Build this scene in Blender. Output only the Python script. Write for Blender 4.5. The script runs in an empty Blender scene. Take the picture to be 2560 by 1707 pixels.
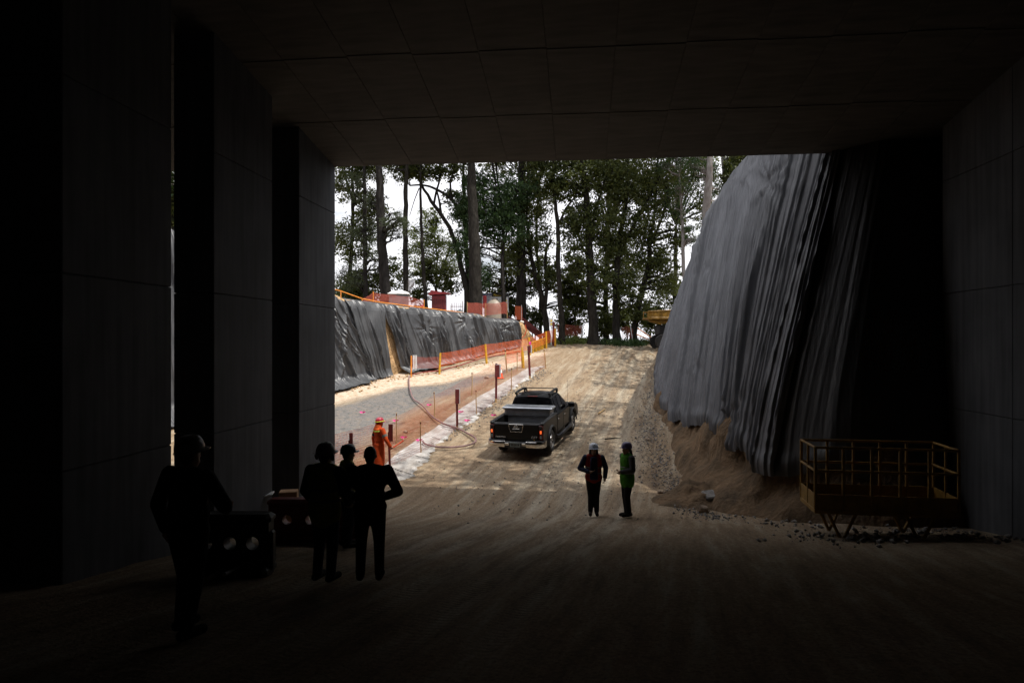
import bpy, bmesh, math, random
import numpy as np
from mathutils import Vector, Matrix, Quaternion, noise as mnoise

rnd = random.Random(7)
nrng = np.random.default_rng(7)
scene = bpy.context.scene
col = scene.collection
PI = math.pi

# ------------------------------------------------------------------ camera, sky, sun, exposure
YAW = math.radians(5.85)                 # the camera looks a little left of the underpass axis (+Y)
SA, CA = math.sin(YAW), math.cos(YAW)
F = 1707.0                               # 24 mm lens on a 36 mm sensor, in pixels of the photograph
cam_data = bpy.data.cameras.new('camera')
cam_data.lens = 24.0; cam_data.sensor_width = 36.0
cam_data.clip_start = 0.1; cam_data.clip_end = 2000
cam = bpy.data.objects.new('camera', cam_data); col.objects.link(cam)
cam.location = (0, 0, 0); cam.rotation_euler = (math.radians(90), 0, YAW)
scene.camera = cam

SUN_EL = math.radians(66)
SUN_TO = Vector((0.87, -0.42, 0)).normalized()          # horizontal direction towards the sun
sun_vec = Vector((SUN_TO.x * math.cos(SUN_EL), SUN_TO.y * math.cos(SUN_EL), math.sin(SUN_EL)))
world = bpy.data.worlds.new('World'); scene.world = world; world.use_nodes = True
wn, wl = world.node_tree.nodes, world.node_tree.links
wn.clear()
w_out = wn.new('ShaderNodeOutputWorld'); w_bg = wn.new('ShaderNodeBackground')
w_sky = wn.new('ShaderNodeTexSky'); w_sky.sky_type = 'NISHITA'; w_sky.sun_disc = False
w_sky.sun_elevation = SUN_EL; w_sky.sun_rotation = math.atan2(SUN_TO.x, SUN_TO.y)
w_sky.air_density = 1.0; w_sky.dust_density = 2.0; w_sky.ozone_density = 1.0
w_tc = wn.new('ShaderNodeTexCoord'); w_map = wn.new('ShaderNodeMapping')
w_map.inputs['Scale'].default_value = (1.0, 1.0, 2.4)
w_noise = wn.new('ShaderNodeTexNoise'); w_noise.inputs['Scale'].default_value = 3.2
w_noise.inputs['Detail'].default_value = 7; w_noise.inputs['Roughness'].default_value = 0.6
w_ramp = wn.new('ShaderNodeValToRGB')
w_ramp.color_ramp.elements[0].position = 0.26; w_ramp.color_ramp.elements[1].position = 0.44
w_mix = wn.new('ShaderNodeMix'); w_mix.data_type = 'RGBA'
# bright cloud layer with the usual overcast falloff: zenith three times the horizon
w_sep = wn.new('ShaderNodeSeparateXYZ'); wl.new(w_tc.outputs['Generated'], w_sep.inputs['Vector'])
w_lum = wn.new('ShaderNodeMapRange'); w_lum.inputs['From Min'].default_value = 0.0; w_lum.inputs['From Max'].default_value = 1.0
w_lum.inputs['To Min'].default_value = 13.0; w_lum.inputs['To Max'].default_value = 22.5
wl.new(w_sep.outputs['Z'], w_lum.inputs['Value'])
w_cc = wn.new('ShaderNodeCombineColor'); w_b = wn.new('ShaderNodeMath'); w_b.operation = 'MULTIPLY'; w_b.inputs[1].default_value = 1.05
wl.new(w_lum.outputs['Result'], w_b.inputs[0])
wl.new(w_lum.outputs['Result'], w_cc.inputs['Red']); wl.new(w_lum.outputs['Result'], w_cc.inputs['Green']); wl.new(w_b.outputs['Value'], w_cc.inputs['Blue'])
wl.new(w_cc.outputs['Color'], w_mix.inputs['B'])
wl.new(w_tc.outputs['Generated'], w_map.inputs['Vector']); wl.new(w_map.outputs['Vector'], w_noise.inputs['Vector'])
wl.new(w_noise.outputs['Fac'], w_ramp.inputs['Fac']); wl.new(w_ramp.outputs['Color'], w_mix.inputs['Factor'])
wl.new(w_sky.outputs['Color'], w_mix.inputs['A']); wl.new(w_mix.outputs['Result'], w_bg.inputs['Color'])
w_bg.inputs['Strength'].default_value = 0.085
wl.new(w_bg.outputs['Background'], w_out.inputs['Surface'])

sun_data = bpy.data.lights.new('sun', 'SUN'); sun_data.energy = 5.0
sun_data.angle = math.radians(0.53); sun_data.color = (1.0, 0.95, 0.87)
sun = bpy.data.objects.new('sun', sun_data); col.objects.link(sun)
sun.rotation_euler = sun_vec.to_track_quat('Z', 'Y').to_euler(); sun.location = (20, -10, 40)

vs = scene.view_settings
vs.view_transform = 'Standard'; vs.look = 'None'; vs.gamma = 1.0; vs.use_curve_mapping = False
vs.exposure = 0.08
scene.cycles.use_denoising = True
scene.cycles.max_bounces = 6; scene.cycles.diffuse_bounces = 2

# ------------------------------------------------------------------ terrain profile, pixel helpers
_kd = [(-60, 7.65), (0, -1.65), (14, -3.82), (16.5, -4.18), (18, -4.22), (20.5, -4.0), (23, -3.75), (26, -3.45), (31, -2.78),
       (37, -1.95), (42, -1.26), (47, -0.52), (50, -0.16), (53, 0.02), (58, 0.05), (63, -0.5), (70, -2.6), (90, -9), (140, -20), (500, -45)]
_td = np.arange(-60, 500, 0.2)
_tz = np.interp(_td, [k[0] for k in _kd], [k[1] for k in _kd])
_ker = np.exp(-0.5 * (np.arange(-15, 16) * 0.2 / 0.9) ** 2); _ker /= _ker.sum()
_tz = np.convolve(np.pad(_tz, 15, mode='edge'), _ker, 'valid')

# value noise on numpy arrays
def vnoise(x, y, seed=0):
    xi = np.floor(x).astype(np.int64); yi = np.floor(y).astype(np.int64); xf = x - xi; yf = y - yi
    def h(a, b):
        n = (a * 374761393 + b * 668265263 + seed * 974634521) & 0x7fffffff
        n = (n ^ (n >> 13)) * 1274126177 & 0x7fffffff
        return ((n ^ (n >> 16)) & 0xffff) / 65535.0
    u = xf * xf * (3 - 2 * xf); w = yf * yf * (3 - 2 * yf)
    return (h(xi, yi) * (1 - u) + h(xi + 1, yi) * u) * (1 - w) + (h(xi, yi + 1) * (1 - u) + h(xi + 1, yi + 1) * u) * w
def fbm(x, y, seed=0, oct=4):
    s = 0; a = .5
    for k in range(oct): s = s + a * (vnoise(x * 2 ** k, y * 2 ** k, seed + k) - .5); a *= .5
    return s

def gz(x, y):                             # height of the dirt floor and ramp, bumps included
    x, y = np.asarray(x, float), np.asarray(y, float)
    near = np.clip((y - 3) / 5, 0, 1) * np.clip((60 - y) / 6, 0, 1)
    return np.interp(-x * SA + y * CA, _td, _tz) + near * (.10 * fbm(x * .55, y * .55, 1) + .035 * fbm(x * 2.2, y * 1.6, 5, 3))
def ray(px, py):
    u, v = (px - 1280.0) / F, (853.5 - py) / F
    return np.array((u * CA - SA, u * SA + CA, v))
def P(px, py, d):                         # the point seen at photo pixel px, py, d metres into the scene
    return ray(px, py) * d
def G(px, py):                            # where that line of sight meets the ground
    r = ray(px, py); dd = np.arange(4.0, 75.0, .05); q = dd[:, None] * r
    hit = np.nonzero(q[:, 2] <= gz(q[:, 0], q[:, 1]))[0]
    if not len(hit): return r * 55.0
    q = q[hit[0]]; return np.array((q[0], q[1], float(gz(q[0], q[1]))))
def depth(p): return -p[0] * SA + p[1] * CA
def up_to(base, py):                      # height above base of photo row py at the base's distance
    return (853.5 - py) / F * depth(base) - base[2]

# ------------------------------------------------------------------ mesh helpers
class MB:
    def __init__(s): s.v = []; s.f = []; s.m = []; s.mi = 0
    def add(s, vs_, fs_, M=None):
        o = len(s.v)
        s.v.extend([tuple(M @ Vector(p)) for p in vs_] if M is not None else [tuple(p) for p in vs_])
        for f in fs_: s.f.append(tuple(i + o for i in f)); s.m.append(s.mi)
        return s
    def box(s, c, d, M=None, taper=1.0):
        x, y, z = d[0] / 2, d[1] / 2, d[2] / 2; cx, cy, cz = c
        vv = []
        for k, t in ((-1, 1.0), (1, taper)):
            for i, j in ((-1, -1), (1, -1), (1, 1), (-1, 1)): vv.append((cx + i * x * t, cy + j * y * t, cz + k * z))
        return s.add(vv, [(3, 2, 1, 0), (4, 5, 6, 7), (0, 1, 5, 4), (1, 2, 6, 5), (2, 3, 7, 6), (3, 0, 4, 7)], M)
    def bbox(s, c, d, b=0.02, M=None):     # box with chamfered edges
        hx, hy, hz = d[0] / 2, d[1] / 2, d[2] / 2; b = min(b, hx * .9, hy * .9, hz * .9)
        rings = [(-hz, b), (-hz + b, 0), (hz - b, 0), (hz, b)]; vv = []; ff = []
        for z, i in rings:
            x, y = hx - i, hy - i
            for p in ((-x + b, -y), (x - b, -y), (x, -y + b), (x, y - b), (x - b, y), (-x + b, y), (-x, y - b), (-x, -y + b)):
                vv.append((c[0] + p[0], c[1] + p[1], c[2] + z))
        for r in range(3):
            for k in range(8):
                a, bb = r * 8 + k, r * 8 + (k + 1) % 8
                ff.append((a, bb, bb + 8, a + 8))
        ff.append(tuple(range(7, -1, -1))); ff.append(tuple(range(24, 32)))
        return s.add(vv, ff, M)
    def tube(s, pts, rad, n=8, caps=True, M=None):
        pts = [Vector(p) for p in pts]
        if not hasattr(rad, '__len__'): rad = [rad] * len(pts)
        vv = []; ff = []; up = Vector((0.3, 0.2, 1)).normalized(); last = None
        for i, p in enumerate(pts):
            t = (pts[min(i + 1, len(pts) - 1)] - pts[max(i - 1, 0)])
            if t.length < 1e-9: t = Vector((0, 0, 1))
            t.normalize()
            if last is None:
                a = t.cross(up)
                if a.length < 1e-3: a = t.cross(Vector((1, 0, 0)))
            else: a = last - t * last.dot(t)
            if a.length < 1e-6: a = t.orthogonal()
            a.normalize(); last = a; b = t.cross(a)
            for k in range(n):
                g = 2 * PI * k / n; vv.append(p + (a * math.cos(g) + b * math.sin(g)) * rad[i])
        for i in range(len(pts) - 1):
            for k in range(n):
                k2 = (k + 1) % n; ff.append((i * n + k, i * n + k2, (i + 1) * n + k2, (i + 1) * n + k))
        if caps:
            ff.append(tuple(range(n - 1, -1, -1))); ff.append(tuple((len(pts) - 1) * n + k for k in range(n)))
        return s.add(vv, ff, M)
    def lathe(s, prof, n=24, M=None, caps=True):   # prof = (radius, height) round local Z
        vv = []; ff = []
        for r, z in prof:
            for k in range(n): g = 2 * PI * k / n; vv.append((r * math.cos(g), r * math.sin(g), z))
        for i in range(len(prof) - 1):
            for k in range(n):
                k2 = (k + 1) % n; ff.append((i * n + k, i * n + k2, (i + 1) * n + k2, (i + 1) * n + k))
        if caps:
            ff.append(tuple(range(n - 1, -1, -1))); ff.append(tuple((len(prof) - 1) * n + k for k in range(n)))
        return s.add(vv, ff, M)
    def ball(s, c, r, n=14, m=10, M=None):
        if not hasattr(r, '__len__'): r = (r, r, r)
        vv = [(c[0], c[1], c[2] - r[2])]; ff = []
        for i in range(1, m):
            t = -PI / 2 + PI * i / m
            for k in range(n):
                g = 2 * PI * k / n
                vv.append((c[0] + r[0] * math.cos(t) * math.cos(g), c[1] + r[1] * math.cos(t) * math.sin(g), c[2] + r[2] * math.sin(t)))
        vv.append((c[0], c[1], c[2] + r[2])); top = len(vv) - 1
        for k in range(n): ff.append((0, 1 + (k + 1) % n, 1 + k)); ff.append((top, 1 + (m - 2) * n + k, 1 + (m - 2) * n + (k + 1) % n))
        for i in range(m - 2):
            for k in range(n):
                k2 = (k + 1) % n; ff.append((1 + i * n + k, 1 + i * n + k2, 1 + (i + 1) * n + k2, 1 + (i + 1) * n + k))
        return s.add(vv, ff, M)
    def cap(s, a, b, ra, rb, n=10):                # tapered capsule, closed
        a, b = Vector(a), Vector(b); t = (b - a); L = t.length or 1e-4; t = t / L
        pts = []; rad = []
        for k in (1.0, .7, .35): pts.append(a - t * ra * k); rad.append(ra * math.sqrt(max(1 - k * k, .0016)))
        pts.append(a); rad.append(ra); pts.append(b); rad.append(rb)
        for k in (.35, .7, 1.0): pts.append(b + t * rb * k); rad.append(rb * math.sqrt(max(1 - k * k, .0016)))
        return s.tube(pts, rad, n)
    def prism(s, poly, a, b, M=None):              # polygon in (x, z), extruded along y from a to b
        n = len(poly); vv = [(p[0], a, p[1]) for p in poly] + [(p[0], b, p[1]) for p in poly]
        ff = [tuple(range(n)), tuple(range(2 * n - 1, n - 1, -1))]
        for k in range(n): k2 = (k + 1) % n; ff.append((k2, k, k + n, k2 + n))
        return s.add(vv, ff, M)
    def build(s, name, mat, parent=None, smooth=False, world=False, bevel=0):
        me = bpy.data.meshes.new(name)
        v = s.v
        if world and parent is not None:
            inv = parent.matrix_basis.inverted(); v = [tuple(inv @ Vector(p)) for p in v]
        me.from_pydata(v, [], s.f); fix_normals(me)
        mats = mat if isinstance(mat, (list, tuple)) else [mat]
        for m_ in mats: me.materials.append(m_)
        if len(mats) > 1: me.polygons.foreach_set('material_index', s.m)
        if smooth:
            me.polygons.foreach_set('use_smooth', [True] * len(me.polygons))
            if smooth != 'all': me.set_sharp_from_angle(angle=math.radians(smooth if smooth is not True else 40))
        o = link(name, me, parent)
        if bevel:
            b = o.modifiers.new('bevel', 'BEVEL'); b.width = bevel; b.segments = 2; b.limit_method = 'ANGLE'
        return o

def fix_normals(me):
    bm = bmesh.new(); bm.from_mesh(me); bmesh.ops.recalc_face_normals(bm, faces=bm.faces); bm.to_mesh(me); bm.free(); me.update()
def link(name, data, parent=None):
    o = bpy.data.objects.new(name, data); col.objects.link(o)
    if parent is not None: o.parent = parent
    return o
def np_mesh(name, V, Fc, mat, parent=None, smooth=False, world=False):   # V (n,3), Fc (m,k) equal-sided faces
    V = np.asarray(V, dtype=np.float32); Fc = np.asarray(Fc, dtype=np.int32)
    if world and parent is not None:
        inv = np.array(parent.matrix_basis.inverted()); V = (V @ inv[:3, :3].T + inv[:3, 3]).astype(np.float32)
    me = bpy.data.meshes.new(name); m, k = Fc.shape
    me.vertices.add(len(V)); me.vertices.foreach_set('co', V.ravel())
    me.loops.add(m * k); me.loops.foreach_set('vertex_index', Fc.ravel())
    me.polygons.add(m); me.polygons.foreach_set('loop_start', np.arange(0, m * k, k, dtype=np.int32))
    me.update(calc_edges=True); me.validate()
    if smooth: me.polygons.foreach_set('use_smooth', np.ones(len(me.polygons), dtype=bool))
    me.materials.append(mat)
    return link(name, me, parent)
def grid_faces(nu, nv):
    i = np.arange(nu - 1)[:, None] * nv + np.arange(nv - 1)[None, :]
    return np.stack([i, i + nv, i + nv + 1, i + 1], -1).reshape(-1, 4)
def tag(o, label=None, cat=None, group=None, kind=None):
    if label: o['label'] = label
    if cat: o['category'] = cat
    if group: o['group'] = group
    if kind: o['kind'] = kind
    return o
def thing(name, loc, label, cat, rz=0, group=None):
    o = bpy.data.objects.new(name, None); col.objects.link(o); o.empty_display_size = .2
    o.location = tuple(float(q) for q in loc); o.rotation_euler = (0, 0, rz)
    o.matrix_basis = Matrix.Translation(o.location) @ Matrix.Rotation(rz, 4, 'Z')
    return tag(o, label, cat, group)
def dup(root, loc, label, rz=0, group=None):
    c = root.copy(); col.objects.link(c); c.location = tuple(float(q) for q in loc); c.rotation_euler = (0, 0, rz); c['label'] = label
    if group: c['group'] = group
    for ch in list(root.children):
        d = ch.copy(); col.objects.link(d); d.parent = c
        for g in list(ch.children): e = g.copy(); col.objects.link(e); e.parent = d
    return c
def rot(rx=0, ry=0, rz=0): return Matrix.Rotation(rz, 4, 'Z') @ Matrix.Rotation(ry, 4, 'Y') @ Matrix.Rotation(rx, 4, 'X')
def TR(loc, rx=0, ry=0, rz=0): return Matrix.Translation(Vector(loc)) @ rot(rx, ry, rz)
def baked(o):                               # replace an object's mesh by its evaluated mesh
    dg = bpy.context.evaluated_depsgraph_get(); me = bpy.data.meshes.new_from_object(o.evaluated_get(dg))
    o.modifiers.clear(); o.data = me; return o
def text_obj(name, s, size, mat, parent, M, extrude=0.002, align='CENTER'):
    cu = bpy.data.curves.new(name, 'FONT'); cu.body = s; cu.size = size; cu.extrude = extrude; cu.align_x = align; cu.align_y = 'CENTER'
    t = bpy.data.objects.new(name, cu); col.objects.link(t)
    dg = bpy.context.evaluated_depsgraph_get(); dg.update()
    me = bpy.data.meshes.new_from_object(t.evaluated_get(dg)); bpy.data.objects.remove(t); bpy.data.curves.remove(cu)
    me.transform(M); me.materials.clear(); me.materials.append(mat)
    return link(name, me, parent)

# ------------------------------------------------------------------ materials
def mat(name, color=(.5, .5, .5), rough=.7, metal=0.0, spec=.5, var=0.0, scale=6.0, bump=0.0, bscale=None, stretch=(1, 1, 1), color2=None,
        emit=None, detail=5, coat=0.0, bdist=0.02):
    m = bpy.data.materials.new(name); m.use_nodes = True; nt = m.node_tree; b = nt.nodes['Principled BSDF']
    b.inputs['Roughness'].default_value = rough; b.inputs['Metallic'].default_value = metal
    b.inputs['Specular IOR Level'].default_value = spec; b.inputs['Coat Weight'].default_value = coat
    b.inputs['Base Color'].default_value = (*color, 1)
    if emit: b.inputs['Emission Color'].default_value = (*emit[0], 1); b.inputs['Emission Strength'].default_value = emit[1]
    if var or bump:
        tc = nt.nodes.new('ShaderNodeTexCoord'); mp = nt.nodes.new('ShaderNodeMapping'); mp.inputs['Scale'].default_value = stretch
        nt.links.new(tc.outputs['Object'], mp.inputs['Vector'])
        nz = nt.nodes.new('ShaderNodeTexNoise'); nz.inputs['Scale'].default_value = scale; nz.inputs['Detail'].default_value = detail
        nz.inputs['Roughness'].default_value = .62
        nt.links.new(mp.outputs['Vector'], nz.inputs['Vector'])
        if var:
            c2 = color2 or tuple(c * (1 - var) for c in color); c1 = color if color2 else tuple(min(1, c * (1 + var * .6)) for c in color)
            rp = nt.nodes.new('ShaderNodeValToRGB'); rp.color_ramp.elements[0].position = .34; rp.color_ramp.elements[1].position = .68
            rp.color_ramp.elements[0].color = (*c2, 1); rp.color_ramp.elements[1].color = (*c1, 1)
            nt.links.new(nz.outputs['Fac'], rp.inputs['Fac']); nt.links.new(rp.outputs['Color'], b.inputs['Base Color'])
        if bump:
            n2 = nt.nodes.new('ShaderNodeTexNoise'); n2.inputs['Scale'].default_value = bscale or scale * 3; n2.inputs['Detail'].default_value = 6
            nt.links.new(mp.outputs['Vector'], n2.inputs['Vector'])
            bp = nt.nodes.new('ShaderNodeBump'); bp.inputs['Strength'].default_value = bump; bp.inputs['Distance'].default_value = bdist
            nt.links.new(n2.outputs['Fac'], bp.inputs['Height']); nt.links.new(bp.outputs['Normal'], b.inputs['Normal'])
    return m
def leaf_mat(name, c1, c2, trans, tw=.45):
    m = bpy.data.materials.new(name); m.use_nodes = True; nt = m.node_tree; nt.nodes.clear()
    out = nt.nodes.new('ShaderNodeOutputMaterial'); mx = nt.nodes.new('ShaderNodeMixShader'); mx.inputs['Fac'].default_value = tw
    d = nt.nodes.new('ShaderNodeBsdfPrincipled'); d.inputs['Roughness'].default_value = .55; d.inputs['Specular IOR Level'].default_value = .3
    t = nt.nodes.new('ShaderNodeBsdfTranslucent'); g = nt.nodes.new('ShaderNodeNewGeometry')
    rp = nt.nodes.new('ShaderNodeValToRGB'); rp.color_ramp.elements[0].color = (*c1, 1); rp.color_ramp.elements[1].color = (*c2, 1)
    r2 = nt.nodes.new('ShaderNodeValToRGB'); r2.color_ramp.elements[0].color = (*[k * .6 for k in trans], 1); r2.color_ramp.elements[1].color = (*trans, 1)
    nt.links.new(g.outputs['Random Per Island'], rp.inputs['Fac']); nt.links.new(g.outputs['Random Per Island'], r2.inputs['Fac'])
    nt.links.new(rp.outputs['Color'], d.inputs['Base Color']); nt.links.new(r2.outputs['Color'], t.inputs['Color'])
    nt.links.new(d.outputs['BSDF'], mx.inputs[1]); nt.links.new(t.outputs['BSDF'], mx.inputs[2]); nt.links.new(mx.outputs['Shader'], out.inputs['Surface'])
    return m

def concrete_mat(name, color, boards):
    """grey form-cast concrete: cloudy tone, streaks down the pour, fine pores"""
    m = bpy.data.materials.new(name); m.use_nodes = True; nt = m.node_tree; b = nt.nodes['Principled BSDF']; L = nt.links.new
    b.inputs['Roughness'].default_value = .82; b.inputs['Specular IOR Level'].default_value = .3
    tc = nt.nodes.new('ShaderNodeTexCoord')
    def nz(scale, stretch, det=5):
        mp = nt.nodes.new('ShaderNodeMapping'); mp.inputs['Scale'].default_value = stretch; L(tc.outputs['Object'], mp.inputs['Vector'])
        n = nt.nodes.new('ShaderNodeTexNoise'); n.inputs['Scale'].default_value = scale; n.inputs['Detail'].default_value = det; L(mp.outputs['Vector'], n.inputs['Vector']); return n
    a = nz(.9, (1, 1, 1)); s = nz(7.0, boards); f = nz(60, (1, 1, 1), 3)
    m1 = nt.nodes.new('ShaderNodeMix'); m1.data_type = 'FLOAT'; m1.inputs['Factor'].default_value = .55; L(a.outputs['Fac'], m1.inputs['A']); L(s.outputs['Fac'], m1.inputs['B'])
    rp = nt.nodes.new('ShaderNodeValToRGB'); rp.color_ramp.elements[0].position = .36; rp.color_ramp.elements[1].position = .64
    rp.color_ramp.elements[0].color = (*[c * .62 for c in color], 1); rp.color_ramp.elements[1].color = (*[c * 1.2 for c in color], 1)
    L(m1.outputs['Result'], rp.inputs['Fac']); L(rp.outputs['Color'], b.inputs['Base Color'])
    bp = nt.nodes.new('ShaderNodeBump'); bp.inputs['Strength'].default_value = .35; bp.inputs['Distance'].default_value = .01
    L(f.outputs['Fac'], bp.inputs['Height']); L(bp.outputs['Normal'], b.inputs['Normal'])
    return m
M = {}
M['concrete'] = concrete_mat('concrete', (.085, .088, .095), (1, 1, .06))
M['soffit'] = concrete_mat('soffit_concrete', (.092, .086, .077), (.15, 1, 1))
M['wood'] = mat('stake_wood', (.42, .27, .11), .8, var=.4, scale=9, stretch=(1, 1, .2))
M['redpaint'] = mat('maroon_paint', (.13, .014, .014), .6, var=.35, scale=8)
M['red'] = mat('red_paint', (.22, .012, .015), .5, var=.25, scale=6)
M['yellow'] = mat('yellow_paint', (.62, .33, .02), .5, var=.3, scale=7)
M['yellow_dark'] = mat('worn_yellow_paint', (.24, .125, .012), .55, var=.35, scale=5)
M['orange_paint'] = mat('orange_paint', (.75, .25, .03), .5, var=.25, scale=8)
M['net'] = mat('orange_net_plastic', (.75, .14, .04), .5, var=.15, scale=3)
M['net_faded'] = mat('faded_net_plastic', (.40, .085, .055), .6, var=.2, scale=3)
M['white'] = mat('white_paint', (.78, .78, .77), .5, var=.12, scale=5)
M['black'] = mat('black_plastic', (.012, .012, .013), .5, spec=.4, var=.2, scale=20)
M['steel'] = mat('steel', (.35, .35, .36), .35, metal=1, var=.2, scale=12)
M['rust'] = mat('rusty_bar', (.2, .09, .045), .8, var=.4, scale=20)
# ------------------------------------------------------------------ ground sheet
def poly_mask(X, Y, px_poly, soft=.35, seed=3):
    pts = [G(*p)[:2] for p in px_poly]; n = len(pts); ins = np.zeros(X.shape, bool); dist = np.full(X.shape, 1e9)
    for i in range(n):
        (x1, y1), (x2, y2) = pts[i], pts[(i + 1) % n]
        c = ((y1 > Y) != (y2 > Y)) & (X < (x2 - x1) * (Y - y1) / (y2 - y1 + 1e-12) + x1); ins ^= c
        dx, dy = x2 - x1, y2 - y1; t = np.clip(((X - x1) * dx + (Y - y1) * dy) / (dx * dx + dy * dy + 1e-12), 0, 1)
        dist = np.minimum(dist, np.hypot(X - x1 - t * dx, Y - y1 - t * dy))
    sd = np.where(ins, dist, -dist) + 1.6 * soft * 2 * fbm(X * .8, Y * .8, seed)
    return np.clip(.5 + sd / (2 * soft), 0, 1)
xs = np.concatenate([[-600, -250, -120, -60, -35, -24], np.arange(-20, -13, .5), np.arange(-13, 7, .14), np.arange(7, 14, .6), [16, 20, 30, 60, 130, 300, 600]])
ys = np.concatenate([[-40, -25, -12, -4, 0], np.arange(2, 8, .5), np.arange(8, 40, .14), np.arange(40, 56, .2), np.arange(56, 66, 1.), [68, 72, 80, 95, 120, 170, 260, 400, 600]])
GX, GY = np.meshgrid(xs, ys, indexing='ij'); GZ = gz(GX, GY)
near = np.clip((GY - 3) / 5, 0, 1) * np.clip((60 - GY) / 6, 0, 1)
q = GX - (-1.6 + .147 * (GY - 17.5))                      # across the ramp
wob = .25 * fbm(GX * .0, GY * .12, 9)
track = np.zeros_like(GX)
for c0, w0 in ((-1.75, .2), (-.35, .24), (.35, .2), (1.15, .22), (1.9, .24), (2.6, .18)):
    track = np.maximum(track, np.exp(-((q - c0 - wob) / w0) ** 2))
rampm = np.clip((GX + 3.4 - .1 * (GY - 17)) / .8, 0, 1)
GZ = GZ + near * .014 * fbm(GX * 6, GY * 6, 15, 2) - .045 * track * rampm * near
gravel = poly_mask(GX, GY, [(600, 1110), (840, 1012), (1000, 972), (1150, 952), (1240, 930), (1290, 914), (1286, 926), (1200, 962), (1090, 1000), (1000, 1052), (840, 1160), (600, 1330)], .5, 3)
earth = poly_mask(GX, GY, [(838, 1172), (1000, 1056), (1200, 965), (1310, 915), (1330, 912), (1290, 925), (1180, 1000), (1090, 1065), (990, 1130), (950, 1180), (830, 1240)], .35, 4)
sand = poly_mask(GX, GY, [(600, 1080), (838, 962), (920, 936), (1000, 930), (1100, 930), (1220, 900), (1320, 884), (1370, 882), (1300, 912), (1150, 950), (1000, 970), (838, 1010), (600, 1110)], .4, 5)
gobj = np_mesh('ground', np.stack([GX, GY, GZ], -1).reshape(-1, 3), grid_faces(len(xs), len(ys)), None, smooth=True)
tag(gobj, kind='structure')
at = gobj.data.color_attributes.new('zones', 'FLOAT_COLOR', 'POINT')
at.data.foreach_set('color', np.stack([gravel, earth, sand, track * rampm * near], -1).astype(np.float32).ravel())

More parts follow.
